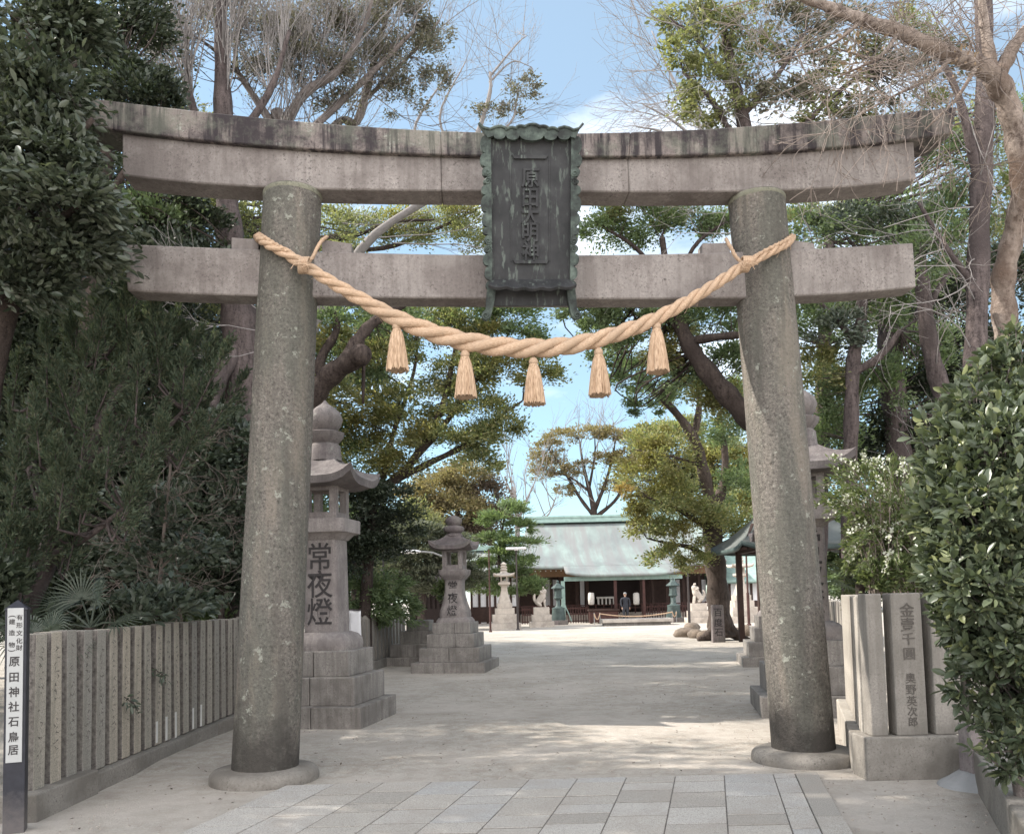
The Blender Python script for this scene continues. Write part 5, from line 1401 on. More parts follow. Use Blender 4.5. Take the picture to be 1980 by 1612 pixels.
for px, Y, w, h, lab, m_ in ((60,11.5,150,1.7,"dense dark bush behind the fence near the marker post",'dark'),(210,12.5,140,1.9,"dense dark bush behind the fence under the juniper",'dark'),(330,13.5,130,1.8,"dark bush behind the twiggy shrub",'green'),(460,16,110,2.0,"dark bush seen just left of the left pillar",'dark'),(120,19,200,3.0,"tall dark thicket deep behind the juniper",'dark'),(380,20,180,3.2,"tall dark thicket deep behind the left pillar",'dark'),(620,24,120,2.6,"dark thicket behind the left lantern's shaft",'dark'),(-80,13,200,2.5,"dense dark bush at the left edge behind the fence",'dark'),(-35,7.3,90,1.5,"dense dark bush just behind the marker post",'dark')):
    ty = 1165 - (h-1.2)*1650/Y
    tree("dense_bush", lab, "bush", [(px,1180,Y,.05),(px,1100,Y,.03)], [], [(px-w*.4,1150,Y,w*.5,50),(px+w*.4,1150,Y,w*.5,50),(px,1205,Y,w*.8,45),(px,1130,Y,w*.5,60),(px-w*.2,(ty+1150)/2,Y,w*.6,(1150-ty)*.55),(px+w*.3,(ty+1130)/2,Y,w*.5,(1150-ty)*.5)], m_, 'dark', L=.10, cover=2.2, ground=False, twigs=False, group="bushes behind the left fence")
# ------------------------------------------------------------------ bare trunks behind the gate, left
tree("pollarded_tree", "tall purple brown trunk with upright bare shoots behind the left pillar", "tree",
     [(470,1000,14,0.312),(468,800,14,0.295),(466,650,14,0.295),(450,520,14,0.254),(440,400,14,0.197),(432,230,14,0.156),(428,60,14,0.107),(430,-80,14,0.082)],
     [[(466,660,14,0.180),(430,720,13.6,0.139),(405,790,13.4,0.131),(390,900,13.3,0.123)], [(436,330,14,0.098),(385,240,14,0.074),(365,170,14,0.057),(360,60,14,0.025)], [(436,300,14,0.090),(520,180,14,0.057),(560,60,14,0.033)]],
     [], 'sparse', 'purple', bare=[dict(at=[(365,200,14),(366,170,14),(362,150,14),(372,185,14),(358,190,14),(432,120,14),(430,60,14),(436,200,14),(520,180,14),(545,110,14)], rep=9, L=1.8, r=.014, lev=2, kids=5, dir=(0,0,1.2), rand=.35, spread=.4, wig=.14, up=.12),
      dict(at=[(500,600,12.6),(500,640,12.6),(495,680,12.6),(500,560,12.6)], L=.9, r=.008, lev=2, kids=5, dir=(-1,-.1,.05), rand=.25, spread=.6, wig=.25, up=.06)])
tree("grey_limbed_tree", "spreading tree with pale forked limbs and sparse leaves above the lintel left of the plaque", "tree",
     [(560,1000,16.5,0.216),(560,600,16.5,0.194),(550,400,16.5,0.173),(545,260,16.5,0.144),(535,215,16.5,0.130)],
     [[(545,250,16.5,0.108),(590,180,16.3,0.094),(650,140,16.2,0.072),(700,60,16.2,0.043),(730,-40,16,0.022)], [(540,260,16.5,0.086),(480,170,16.5,0.065),(455,120,16.5,0.050),(470,20,16.5,0.029)], [(550,300,16.5,0.101),(640,215,16.8,0.072),(720,140,17,0.058),(800,60,17,0.036)],
      [(555,380,16.5,0.094),(650,240,17.5,0.079),(690,235,17.5,0.086),(715,150,17.5,0.079),(740,60,17.5,0.050),(770,-40,17.5,0.029)], [(700,200,17.5,0.050),(790,110,17.5,0.036),(850,40,17.5,0.022)]],
     [(620,40,16.5,70,60),(700,60,17,60,60),(760,30,17.3,60,50),(800,100,17.5,50,50),(720,140,17.2,55,45),(640,130,16.4,50,45),(840,60,17.6,35,40),(560,60,16.6,50,50),(770,190,17.5,50,40),(660,210,17,40,30),(840,160,17.6,30,40),(500,80,16.4,60,60),(440,40,16,60,60),(590,130,16.5,50,50),(480,150,16.4,50,40),(330,90,15,40,60)],
     'sparse', 'grey', L=.065, cover=1.0, bare=[dict(n=60, zmin=8.6, L=2.0, r=.014, lev=2, kids=5, dir=(.2,0,1), rand=.5, spread=.55, wig=.2, up=.1)])
tree("bare_tree", "slender bare tree with a few leaf tufts left of the plaque's top", "tree",
     [(560,1000,21,.2),(580,700,21,.17),(700,480,21,.11),(840,375,21,.09),(905,300,21,.07),(945,190,21,.05),(948,140,21,.035)],
     [[(905,300,21,.05),(985,240,21,.03),(1000,190,21,.02)], [(900,320,21,.05),(850,230,21,.03),(900,120,21,.015)], [(860,360,21,.05),(800,260,21,.04),(860,150,21,.02)], [(946,150,21,.03),(1000,85,21,.02),(1018,70,21,.01)], [(946,160,21,.03),(990,120,21,.018),(1028,130,21,.008)]],
     [(945,215,21,30,18),(1010,175,21,30,25),(1025,150,21,18,12),(985,215,21,22,20)], 'sparse', 'twig', L=.085, cover=1.0,
     bare=[dict(n=44, zmin=8, L=1.25, r=.010, lev=2, kids=4, dir=(.1,0,.7), rand=.7, spread=.65, wig=.22, up=.08)])
for px, py, Y, lab in ((226,1352,7.92,"small leafy sprig poking out low between the left fence posts"),(288,1296,8.55,"fern sprig hanging out high between the left fence posts")):
    c = P(px, py, Y); c.x = FXL + .12; tw_ = MB(); e = [c + Vector((-.25, .05, -.05)), c + Vector((-.05, 0, .03)), c + Vector((.06, -.02, -.04)), c + Vector((.10, -.04, -.10))]
    r0 = empty("leafy_sprig", e[0], 0, lab, "plant"); tw_.tube(e, .004, 4); tw_.build("stem", BK['dark'], r0, local=tuple(e[0]))
    C_ = np.array([tuple(e[1] + (e[3]-e[1])*random.random() + Vector([random.gauss(0, .02) for _ in range(3)])) for _ in range(26)]) - np.array(e[0])
    V, F3, F4 = leaf_arrays(C_, .06, np.tile([.5, -.2, -.3], (26, 1)), .4, .8, fine=True); link("leaves", raw_mesh("leaves", V, F3, F4), LF['shrub'], r0)
# ------------------------------------------------------------------ middle left trees
tree("gnarled_tree", "dark gnarled tree with a sawn off limb stub above the left lantern", "tree",
     [(560,1050,15,0.204),(585,880,15,0.204),(600,780,14.8,0.204),(640,725,14.6,0.187),(690,690,14.3,0.170)],
     [[(660,710,14.5,0.128),(690,660,14.6,0.111),(720,625,14.7,0.093),(760,600,14.8,0.076),(830,560,15,0.051)], [(600,770,14.9,0.093),(622,690,15,0.085),(650,640,15,0.068),(640,590,15,0.060),(610,560,15,0.051)], [(700,640,14.6,0.043),(703,700,14.6,0.038),(702,780,14.6,0.025)], [(690,690,14.3,0.162),(698,686,14.1,0.174),(702,684,14.0,0.145)]],
     [(640,620,15,40,25),(760,630,15.5,60,35),(660,760,15.3,40,40,'camphor'),(720,580,15.5,60,30),(650,660,15.3,40,35,'camphor'),(730,690,15.6,40,30,'camphor')], 'green', 'dark', L=.08, cover=1.4)
tree("camphor_tree", "spreading sunlit camphor tree whose mossy limbs reach over the path from the left", "tree",
     [(690,1190,22,0.238),(700,1100,22,0.223),(708,1000,22,0.202),(730,930,22,0.158)],
     [[(720,960,22,0.130),(790,900,21.6,0.101),(850,800,21.3,0.079),(875,700,21,0.058),(885,640,21,0.029)], [(790,900,21.6,0.094),(860,820,21.2,0.072),(895,765,21,0.058),(960,690,20.8,0.036),(985,640,20.7,0.022)], [(740,940,22,0.108),(830,895,21.5,0.079),(900,860,21.2,0.065),(960,810,21,0.043),(1010,775,20.8,0.022)],
      [(735,950,22,0.086),(760,840,22,0.065),(800,720,22.2,0.043),(810,620,22.4,0.029)], [(800,760,22.2,0.036),(740,720,22.2,0.022)], [(712,980,22,0.101),(660,900,22,0.072),(640,820,22,0.043)], [(760,840,22,0.050),(770,770,22,0.036),(720,760,22,0.022)]],
     [(900,620,21,70,40,'green'),(980,610,20.8,60,40,'green'),(1040,720,20.7,45,35),(960,720,20.8,60,40),(900,720,21,50,40),(860,640,21,60,40),(930,800,21,70,35),(980,840,20.8,45,35),(860,860,21.2,70,35),(780,800,21.8,60,45),(720,800,22,70,55),(690,880,22,70,55),(780,900,21.6,60,35),(660,960,22,60,50,'green'),(740,700,22,55,45),(800,650,22.3,60,45),(920,900,21,40,25),(840,730,21.3,45,40),(650,700,22,50,50,'green'),(700,640,22.5,50,40,'green'),(820,600,22,60,30,'green'),(760,690,22.2,55,40),(935,655,21,50,30),(1010,655,20.8,45,30,'green'),(700,745,22,50,40,'green'),(640,850,22,50,45,'green'),(830,845,21.5,50,30),(925,850,21,45,28),(680,590,22.5,50,30,'green'),(1045,690,20.7,35,28),(880,770,21,50,35),(760,610,22.3,50,30)],
     'camphor', 'camphor', L=.085, cover=1.65, grain=1.3)
tree("evergreen_tree", "dark green drooping evergreen just right of the left lantern's fire box", "tree",
     [(705,1180,19,.14),(712,1100,19,.12),(720,1000,19,.09),(730,920,19,.05)], [], [(690,960,19,60,40),(740,980,19,70,45),(770,1010,19.2,50,35),(700,1030,19,60,40),(740,1060,19,50,35),(690,1090,18.8,45,40)],
     'dark', 'dark', L=.085, cover=2.0, droop=.3)
tree("leafy_shrub", "dark green drooping bush behind the short pointed fence", "shrub",
     [(730,1210,19.5,.04),(730,1150,19.5,.03)], [], [(700,1150,19.3,45,35),(745,1145,19.6,45,35),(775,1170,19.8,30,28),(760,1195,19.8,35,20),(715,1185,19.3,40,25)], 'green', 'dark', L=.11, aspect=.3, cover=2.2, droop=.5, ground=False, twigs=False)
tree("layered_pine", "clipped grey green pine in layered pads behind the flared lantern", "tree",
     [(815,1190,42,.2),(820,1120,42,.16),(830,1030,42,.1)], [[(820,1120,42,.08),(770,1080,42,.05)], [(824,1090,42,.08),(880,1060,42,.05)]],
     [(800,1030,42,60,16),(850,1045,42,55,16),(770,1060,42,45,16),(820,1075,42,60,16),(880,1085,42,45,16),(770,1100,42,50,15),(840,1110,42,55,16),(900,1115,42,35,15),(790,1130,42,50,15),(860,1140,42,50,14)], 'greypine', 'dark', L=.24, cover=4.0, aspect=.25, up=1.2)
tree("trimmed_pine", "bright green trimmed pine standing left of the shrine roof", "tree",
     [(968,1200,44,.12),(972,1150,44,.11),(965,1080,44,.09),(975,1000,44,.05),(980,975,44,.03)], [[(970,1120,44,.05),(1010,1100,44,.03)], [(967,1090,44,.05),(925,1090,44,.03)]],
     [(985,985,44,31,14),(956,1005,44,27,14),(1002,1020,44,28,14),(950,1040,44,28,14),(1008,1052,44,39,14),(962,1075,44,37,14),(1014,1090,44,31,14),(933,1100,44,33,12),(985,1110,44,37,14),(1025,1128,44,27,12),(927,1135,44,31,12),(973,1140,44,35,12),(1014,1140,44,31,12)], 'pine', 'dark', L=.22, cover=4.2, aspect=.25, up=1.3)
tree("yellow_shrub", "small pale yellow tufted shrub touching the flared lantern's shaft", "shrub",
     [(858,1200,20.5,.03),(860,1160,20.5,.02)], [], [(858,1150,20.4,16,20),(868,1135,20.4,14,16)], 'bright', 'dark', L=.10, cover=2.2, aspect=.3)
# ------------------------------------------------------------------ far trees
tree("autumn_tree", "rounded yellow brown autumn tree far behind the flared lantern", "tree",
     [(880,1180,62,.4),(882,1080,62,.3),(885,980,62,.2)], [], [(850,950,62,55,40),(900,925,62,50,35),(880,990,62,70,45),(830,1000,62,45,40),(800,955,63,30,20,'yellow'),(940,960,62.5,40,40,'russet'),(950,1010,62.5,45,45,'russet'),(905,1040,62,60,40,'russet')], 'autumn', 'dark', L=.22, cover=2.2)
tree("umbrella_tree", "tall far tree with arched umbrella crown and bare forked stems above the shrine roof", "tree",
     [(1152,1100,76,.36),(1150,1000,76,.28),(1140,950,76,.2),(1128,900,76,.13),(1120,850,76,.06)],
     [[(1150,1000,76,.18),(1120,960,76,.15),(1085,900,76,.11),(1062,870,76,.05)], [(1150,985,76,.2),(1172,930,76,.15),(1185,880,76,.1),(1190,850,76,.05)], [(1140,950,76,.13),(1098,920,76,.09),(1062,915,76,.05)], [(1152,1000,76,.2),(1195,960,76,.14),(1215,900,76,.1),(1225,860,76,.05)], [(1140,940,76,.12),(1150,880,76,.08),(1150,845,76,.04)]],
     [(1040,890,76,22,18),(1060,865,76,30,16),(1095,845,76,38,14),(1140,838,76,40,13),(1185,842,76,38,14),(1220,852,76,32,18),(1072,900,76,30,22),(1050,918,76,24,18),(1100,915,76,20,15),(1130,900,76,16,12),(1170,890,76,22,16),(1205,890,76,30,24),(1090,950,76,20,14),(1240,900,76,30,30),(1180,940,76,18,14)], 'autumn', 'dark', L=.24, cover=1.5,
     bare=[dict(n=22, zmin=9, L=3.4, r=.05, lev=2, kids=4, dir=(0,0,1), rand=.5, spread=.55, wig=.18, up=.1)])
tree("bare_tree", "pale leafless tree left of the shrine ridge, far off", "tree",
     [(1000,1100,70,.28),(1000,1000,70,.2),(990,940,70,.12)], [[(1000,1010,70,.14),(1030,940,70,.07)], [(1000,1020,70,.14),(1055,1000,70,.08),(1075,960,70,.04)], [(998,980,70,.12),(975,920,70,.05)]], [], 'sparse', 'twig',
     bare=[dict(n=16, zmin=6, L=3.4, r=.05, lev=2, kids=4, dir=(.05,0,1), rand=.4, spread=.5, wig=.15, up=.12)])
tree("broadleaf_tree", "olive green tree far behind the right end of the shrine roof", "tree",
     [(1330,1100,70,.5),(1330,950,70,.4)], [], [(1260,860,70,50,40),(1310,850,70,55,45),(1250,920,70,55,45),(1330,930,70,60,50),(1400,900,68,60,60),(1420,1000,66,60,60),(1290,990,70,60,50),(1480,930,66,60,70)], 'camphor', 'dark', L=.26, cover=2.2)
for px, w, lab, m_ in ((700, 100, "hazy green tree far behind the left lantern", 'green'), (800, 70, "small olive tree far beyond the layered pine", 'olive'), (560, 120, "dark far tree behind the left pillar", 'dark'), (1560, 140, "dark green tree far behind the right lantern", 'green'), (1720, 140, "far green tree behind the right shrubs", 'green')):
    tree("distant_tree", lab, "tree", [(px,1150,58,.3),(px,1050,58,.25)], [], [(px-w*.4,1080,58,w*.55,50),(px+w*.4,1080,58,w*.55,50),(px,1020,58,w*.7,50),(px,1130,58,w*.9,40)], m_, 'dark', L=.22, cover=2.2, group="trees beyond the precinct")
# ------------------------------------------------------------------ right side
tree("camphor_tree", "big camphor tree with rock ringed roots between shrine and right pillar", "tree",
     [(1396,1232,27.8,0.496),(1392,1200,27.8,0.384),(1386,1120,27.8,0.336),(1378,1040,27.8,0.304),(1376,975,27.8,0.272)],
     [[(1376,985,27.8,0.208),(1360,910,27.6,0.192),(1342,850,27.4,0.160),(1300,790,27.2,0.112),(1240,740,27,0.064),(1205,720,27,0.032)], [(1377,990,27.8,0.192),(1398,940,28,0.160),(1402,880,28,0.112),(1390,800,28,0.080)], [(1342,850,27.4,0.128),(1352,780,27.4,0.096),(1345,700,27.4,0.056)], [(1381,1090,27.8,0.112),(1340,1060,27.2,0.080),(1290,1050,26.8,0.048),(1250,1040,26.6,0.024)], [(1378,1030,27.8,0.096),(1320,990,27.2,0.072),(1250,960,26.8,0.032)], [(1360,900,27.6,0.064),(1290,880,27.2,0.040),(1230,870,27,0.024)], [(1392,1205,27.8,0.272),(1425,1228,27.6,0.176),(1450,1238,27.4,0.080)], [(1394,1200,27.8,0.240),(1370,1228,27.5,0.160),(1350,1236,27.3,0.064)]],
     [(1180,690,27,35,30,'green'),(1215,720,27,40,30,'green'),(1260,760,27,45,35,'green'),(1290,700,27.2,45,35),(1330,760,27.4,50,40),(1240,910,26.9,45,35),(1290,880,27.2,50,40),(1260,970,26.8,45,35),(1310,960,27,50,40),(1250,1020,26.6,38,30),(1310,1040,26.8,50,35),(1350,1010,27,45,40),(1290,1080,26.7,38,26),(1340,1090,27,40,28),(1420,840,28,45,50,'green'),(1430,950,28,40,50,'green'),(1400,1020,27.8,45,35),(1420,770,28,45,45,'green'),(1208,955,26.6,14,20,'yellow'),(1440,1040,27.5,35,35),(1225,1000,26.6,28,30)],
     'camphor', 'camphor', L=.105, cover=1.5, grain=.9)
tree("leaning_tree", "dark trunk leaning left from behind the right pillar over the path", "tree",
     [(1560,1000,17,0.255),(1500,870,17,0.238),(1440,800,17,0.221),(1390,745,17,0.204),(1340,680,17,0.170),(1312,620,17,0.136),(1295,560,17,0.093),(1280,460,17,0.060)],
     [[(1330,660,17,0.093),(1400,650,16.6,0.076),(1480,645,16.3,0.051)], [(1320,640,17,0.076),(1260,600,17,0.051),(1180,580,17,0.025)], [(1300,580,17,0.060),(1340,480,17,0.043),(1400,430,17,0.025)], [(1295,560,17,0.060),(1230,480,17,0.043),(1150,430,17,0.025)]],
     [(1160,590,17,50,28),(1220,600,17,55,32),(1280,620,17.2,50,35),(1370,620,17.5,60,40),(1400,700,17.8,45,45),(1180,440,17.2,55,40),(1250,440,17.3,60,45),(1330,430,17.3,60,45),(1390,450,17.5,45,40),(1150,640,17,30,22),(1440,560,17,40,40),(1230,410,17,60,30,'olive'),(1300,650,17.3,40,30,'camphor'),(1410,790,18,40,50,'camphor'),(1170,620,17,45,25),(1210,665,17.2,45,28),(1270,690,17.4,45,30,'camphor'),(1330,730,17.6,45,32),(1385,770,17.8,40,35,'camphor'),(1160,700,20,28,22),(1200,740,20,35,24),(1245,790,20,35,24),(1110,600,17,30,18),(1340,600,17.3,55,28)],
     'green', 'dark', L=.075, cover=1.7, grain=1.3)
tree("evergreen_tree", "olive leaved evergreen filling the gap between the beams left of the plaque", "tree",
     [(480,1100,26,.3),(490,800,26,.26),(520,620,26,.2),(590,480,26,.15),(690,455,26,.1)], [[(600,480,26,.1),(740,480,26,.07),(850,440,26,.05),(930,400,26,.03)], [(690,455,26,.06),(760,430,25,.05),(840,425,25,.03)]],
     [(700,440,26,60,35),(770,460,26,60,35),(840,430,26,60,35),(900,460,26,45,30),(660,480,26,40,30),(880,420,26,50,25,'camphor'),(780,430,25.5,45,25,'camphor'),(640,430,26,40,25)], 'olive', 'dark', L=.09, cover=1.25,
     bare=[dict(at=[(650,430,22),(700,460,22),(760,470,22)], L=2.2, r=.02, lev=2, kids=4, dir=(.9,0,.25), rand=.3, spread=.5, wig=.15, up=.04)])
tree("leafy_tree", "evergreen with pale drooping leaf clusters above the right half of the lintel", "tree",
     [(1565,1200,13.5,.2),(1535,1000,13.5,.19),(1500,750,13.5,.17),(1478,560,13.5,.15),(1460,400,13.5,.13),(1440,250,13.5,.11),(1420,160,13.5,.09),(1400,60,13.5,.06)],
     [[(1450,330,13.5,.06),(1380,200,13.3,.04),(1320,140,13.2,.02)], [(1430,230,13.5,.06),(1500,150,13.5,.04),(1560,60,13.5,.02)], [(1420,180,13.5,.05),(1350,80,13.3,.03),(1300,40,13.2,.015)], [(1470,430,13.5,.06),(1560,240,13.6,.05),(1680,130,13.6,.03)]],
     [(1330,30,13.2,50,45),(1385,70,13.3,50,50),(1320,110,13.2,38,40),(1370,150,13.2,50,45),(1310,190,13.2,35,35),(1360,215,13.3,50,25),(1440,60,13.5,50,50),(1450,190,13.5,50,40,'sparse'),(1520,190,13.6,55,40,'sparse'),(1600,170,13.6,55,45,'olive'),(1660,220,13.6,50,35,'sparse'),(1720,160,13.7,50,50,'sparse'),(1560,100,13.6,55,50,'sparse'),(1780,220,13.7,50,40,'olive'),(1460,120,13.5,50,40),(1520,50,13.6,60,45,'sparse'),(1420,220,13.4,60,25),(1640,60,13.7,60,50,'sparse'),(1740,70,13.7,60,50,'olive'),(1690,250,13.7,60,25,'olive'),(1820,120,13.8,50,50,'sparse'),(1590,230,13.6,50,25)],
     'olive', 'purple', L=.085, cover=1.15, droop=.35, bare=[dict(n=50, zmin=7, L=1.5, r=.010, lev=2, kids=4, dir=(-.2,0,.4), rand=.9, spread=.8, wig=.3, up=.05)])
tree("bare_tree", "fine bare twigs reaching into the sky right of the plaque's top", "tree",
     [(1550,1000,18.5,.16),(1490,620,18.5,.14),(1450,420,18.5,.11),(1400,300,18.5,.09),(1330,180,18.5,.05)], [[(1385,310,18.5,.05),(1310,240,18.5,.03),(1240,200,18.5,.012)], [(1380,290,18.5,.05),(1300,150,18.5,.03),(1260,60,18.5,.012)], [(1385,330,18.5,.05),(1290,260,18.5,.03),(1230,245,18.5,.012)]],
     [], 'sparse', 'twig', bare=[dict(at=[(1330,200,18.5),(1300,170,18.5),(1280,130,18.5),(1260,90,18.5),(1300,235,18.5),(1270,225,18.5),(1320,100,18.5),(1300,50,18.5),(1260,250,18.5)], rep=2, L=1.1, r=.012, lev=2, kids=4, dir=(-.8,0,.35), rand=.45, spread=.6, wig=.25, up=.06)])
tree("zelkova", "mottled pale tree with forked bare limbs leaning over the gate's right end", "tree",
     [(1990,1000,8.2,0.137),(1962,800,8.1,0.122),(1945,640,8.0,0.112),(1940,540,7.9,0.104),(1958,460,7.8,0.097),(1975,370,7.6,0.094),(1966,280,7.5,0.094),(1948,200,7.4,0.097),(1922,147,7.3,0.108)],
     [[(1925,150,7.3,0.083),(1890,125,7.2,0.072),(1843,108,7.1,0.065),(1790,85,7.0,0.061),(1739,62,7.0,0.058),(1670,40,6.9,0.050),(1605,15,6.9,0.043),(1540,-10,6.8,0.036)], [(1925,150,7.3,0.072),(1945,120,7.3,0.065),(1960,90,7.3,0.054),(1990,50,7.3,0.043)], [(1922,147,7.3,0.058),(1905,60,7.3,0.043),(1895,-30,7.3,0.029)], [(1843,108,7.1,0.022),(1800,150,6.9,0.014),(1720,190,6.8,0.009),(1650,230,6.7,0.004)], [(1739,62,7,0.022),(1700,110,6.8,0.014),(1620,150,6.7,0.007)], [(1890,125,7.2,0.022),(1850,190,6.9,0.013),(1790,250,6.8,0.006)], [(1670,40,6.9,0.018),(1600,90,6.8,0.011),(1500,120,6.7,0.005)], [(1560,0,6.8,0.014),(1480,-5,6.7,0.009),(1400,15,6.6,0.004)]],
     [(1700,100,6.9,60,40,'dry'),(1850,140,7.0,50,40,'dry'),(1620,130,6.8,50,40,'dry')], 'dry', 'pale', L=.05, cover=.06, twigs=False,
     bare=[dict(at=[(1922,147,7.3),(1890,125,7.2),(1843,108,7.1),(1790,85,7.0),(1739,62,7.0),(1670,40,6.9),(1720,190,6.8),(1790,200,6.9),(1840,180,6.9),(1650,140,6.8),(1600,90,6.8),(1905,60,7.3),(1960,90,7.3),(1948,200,7.4),(1700,150,6.8),(1800,150,6.9),(1540,100,6.8)], rep=3, L=.8, r=.006, lev=2, kids=4, dir=(-.35,-.25,.12), rand=.7, spread=.75, wig=.3, up=.0)])
tree("straight_trunked_tree", "straight brown trunk behind the mottled tree at far right", "tree",
     [(1880,900,12.5,0.168),(1888,640,12.5,0.160),(1895,400,12.5,0.152),(1905,200,12.5,0.136),(1900,-60,12.5,0.112)], [[(1896,380,12.5,0.072),(1870,250,12.3,0.064),(1845,165,12.2,0.048),(1800,80,12.2,0.032)], [(1890,560,12.5,0.056),(1830,480,12.4,0.040),(1775,390,12.3,0.024)]],
     [(1820,300,12.8,40,40),(1850,420,13,60,60),(1780,500,13,60,60),(1960,400,13,40,70,'camphor')], 'green', 'purple', L=.08, cover=1.0, bare=[dict(n=18, zmin=4, L=1.3, r=.012, lev=2, kids=4, dir=(-.3,0,.2), rand=.9, spread=.7, wig=.3, up=.05)])
tree("evergreen_tree", "dark evergreen with pale trunk right of the right pillar", "tree",
     [(1640,1000,15,0.136),(1645,850,15,0.128),(1650,700,15,0.120),(1665,620,15,0.104),(1670,500,15,0.080)], [[(1650,720,15,0.080),(1700,690,14.8,0.064),(1740,640,14.7,0.048)], [(1655,660,15,0.064),(1600,600,15,0.040),(1560,560,15,0.024)], [(1665,600,15,0.048),(1720,480,15,0.032),(1780,400,15,0.024)]],
     [(1570,440,15,50,40),(1640,430,15,60,45,'shrub'),(1700,440,15,50,40),(1560,620,15.3,50,50),(1620,640,14.8,50,40,'shrub'),(1700,600,15.5,60,50),(1580,720,15.5,50,50,'camphor'),(1640,780,15.8,60,60),(1760,560,15.5,50,50),(1700,760,16,60,60),(1780,680,16,60,60),(1600,860,16,60,60)],
     'green', 'purple', L=.08, cover=1.35)
tree("evergreen_tree", "evergreen on a thick rough trunk behind the hedge and blossom", "tree",
     [(1750,1000,16.5,.24),(1735,850,16.5,.23),(1722,700,16.5,.22),(1715,600,16.5,.2),(1700,480,16.5,.15)], [[(1722,690,16.5,.12),(1780,600,16.3,.08),(1830,520,16.2,.05)], [(1716,620,16.5,.1),(1660,540,16.5,.06),(1620,500,16.5,.03)]],
     [(1820,600,17,70,60),(1880,700,17,80,80),(1800,760,17,70,70),(1950,560,17,70,90),(1740,860,17,80,70),(1850,850,17,90,80),(1950,800,17,80,90),(1640,920,17,70,60),(1940,960,17,90,80),(1800,960,17,90,70)], 'dark', 'purple', L=.09, cover=2.2)
tree("leaning_tree", "rough trunk leaning right among the evergreens behind the hedge", "tree",
     [(1860,1000,14.5,0.160),(1830,800,14.5,0.152),(1800,680,14.5,0.144),(1785,560,14.5,0.120),(1775,440,14.5,0.080)], [[(1790,600,14.5,0.064),(1850,500,14.5,0.040)]], [(1760,430,14.5,60,45,'shrub'),(1830,480,14.6,50,50)], 'green', 'purple', L=.08, cover=1.2,
     bare=[dict(n=14, zmin=3, L=1.2, r=.012, lev=2, kids=4, dir=(-.5,-.2,.2), rand=.8, spread=.7, wig=.3, up=.05)])
def blossom_shrub():
    b = P(1720, 1150, 9.6); org = (b.x, b.y, 0)
    r0 = empty("blossom_shrub", org, 0, "arching shrub of white blossom sprays between the right lantern and hedge", "shrub")
    mb = MB(); Cw = []; Dw = []; Cg = []; Dg = []
    for i in range(190):
        s_ = np.array(P(random.uniform(1680, 1830), 1150, 9.6 + random.uniform(-.4, .9)))
        ex = random.uniform(1575, 1850); ey = random.uniform(880, 1120)
        if ey > 1010: ex = max(ex, 1635)
        e = np.array(P(ex, ey, 9.6 + random.uniform(-.9, .8))); m_ = s_*.35 + e*.65 + [0, 0, random.uniform(.18, .42)]
        pt = catmull([(*s_,0), (*m_,0), (*e,0)], 8)[:, :3]; mb.tube(pt, np.linspace(.007,.002,len(pt)), 3, cap=False)
        n_ = 75; u = RNG.uniform(.25, 1, n_); q = np.stack([np.interp(u, np.linspace(0,1,len(pt)), pt[:, k]) for k in range(3)], 1) + RNG.normal(size=(n_,3))*.016
        tg = (e - m_)/np.linalg.norm(e - m_)
        w = (RNG.random(n_) < (.62 if i % 3 == 0 else .03)) & (u > .5); q[w] += [0, -.005, .012]
        Cw.append(q[w]); Dw.append(np.tile([0,0,.6], (w.sum(),1))); Cg.append(q[~w]); Dg.append(np.tile(tg*1.2 + np.array([0,0,.1]), ((~w).sum(),1)))
    mb.build("stems", BK['browntwig'], r0, local=org)
    leaf_crown(list(zip(Cg, Dg)), .07, LF['bright'], r0, "crown", .26, .6, org=org)
    leaf_crown(list(zip(Cw, Dw)), .03, LF['flower'], r0, "blossom", .9, .6, org=org)
blossom_shrub()
tree("leafy_shrub", "green undergrowth below the white blossom behind the right fence", "shrub", [(1720,1180,10.4,.03),(1720,1120,10.4,.02)], [],
     [(1690,1090,10.6,45,50),(1720,1070,10.6,60,50),(1770,1080,10.4,60,60),(1680,1150,10.2,40,40),(1720,1150,10.2,60,40),(1800,1150,10.2,60,50),(1760,1000,10.6,60,50),(1690,1125,9.3,40,38),(1745,1110,9.25,55,45),(1805,1120,9.2,50,45),(1780,1060,9.5,50,50)], 'bright', 'dark', L=.085, cover=1.6, aspect=.4, ground=False, twigs=False)
palm("stiff fan palm leaves poking past the right lantern", 1660, 1080, 9.9, 6, .42, 60, 190, droop=.1)
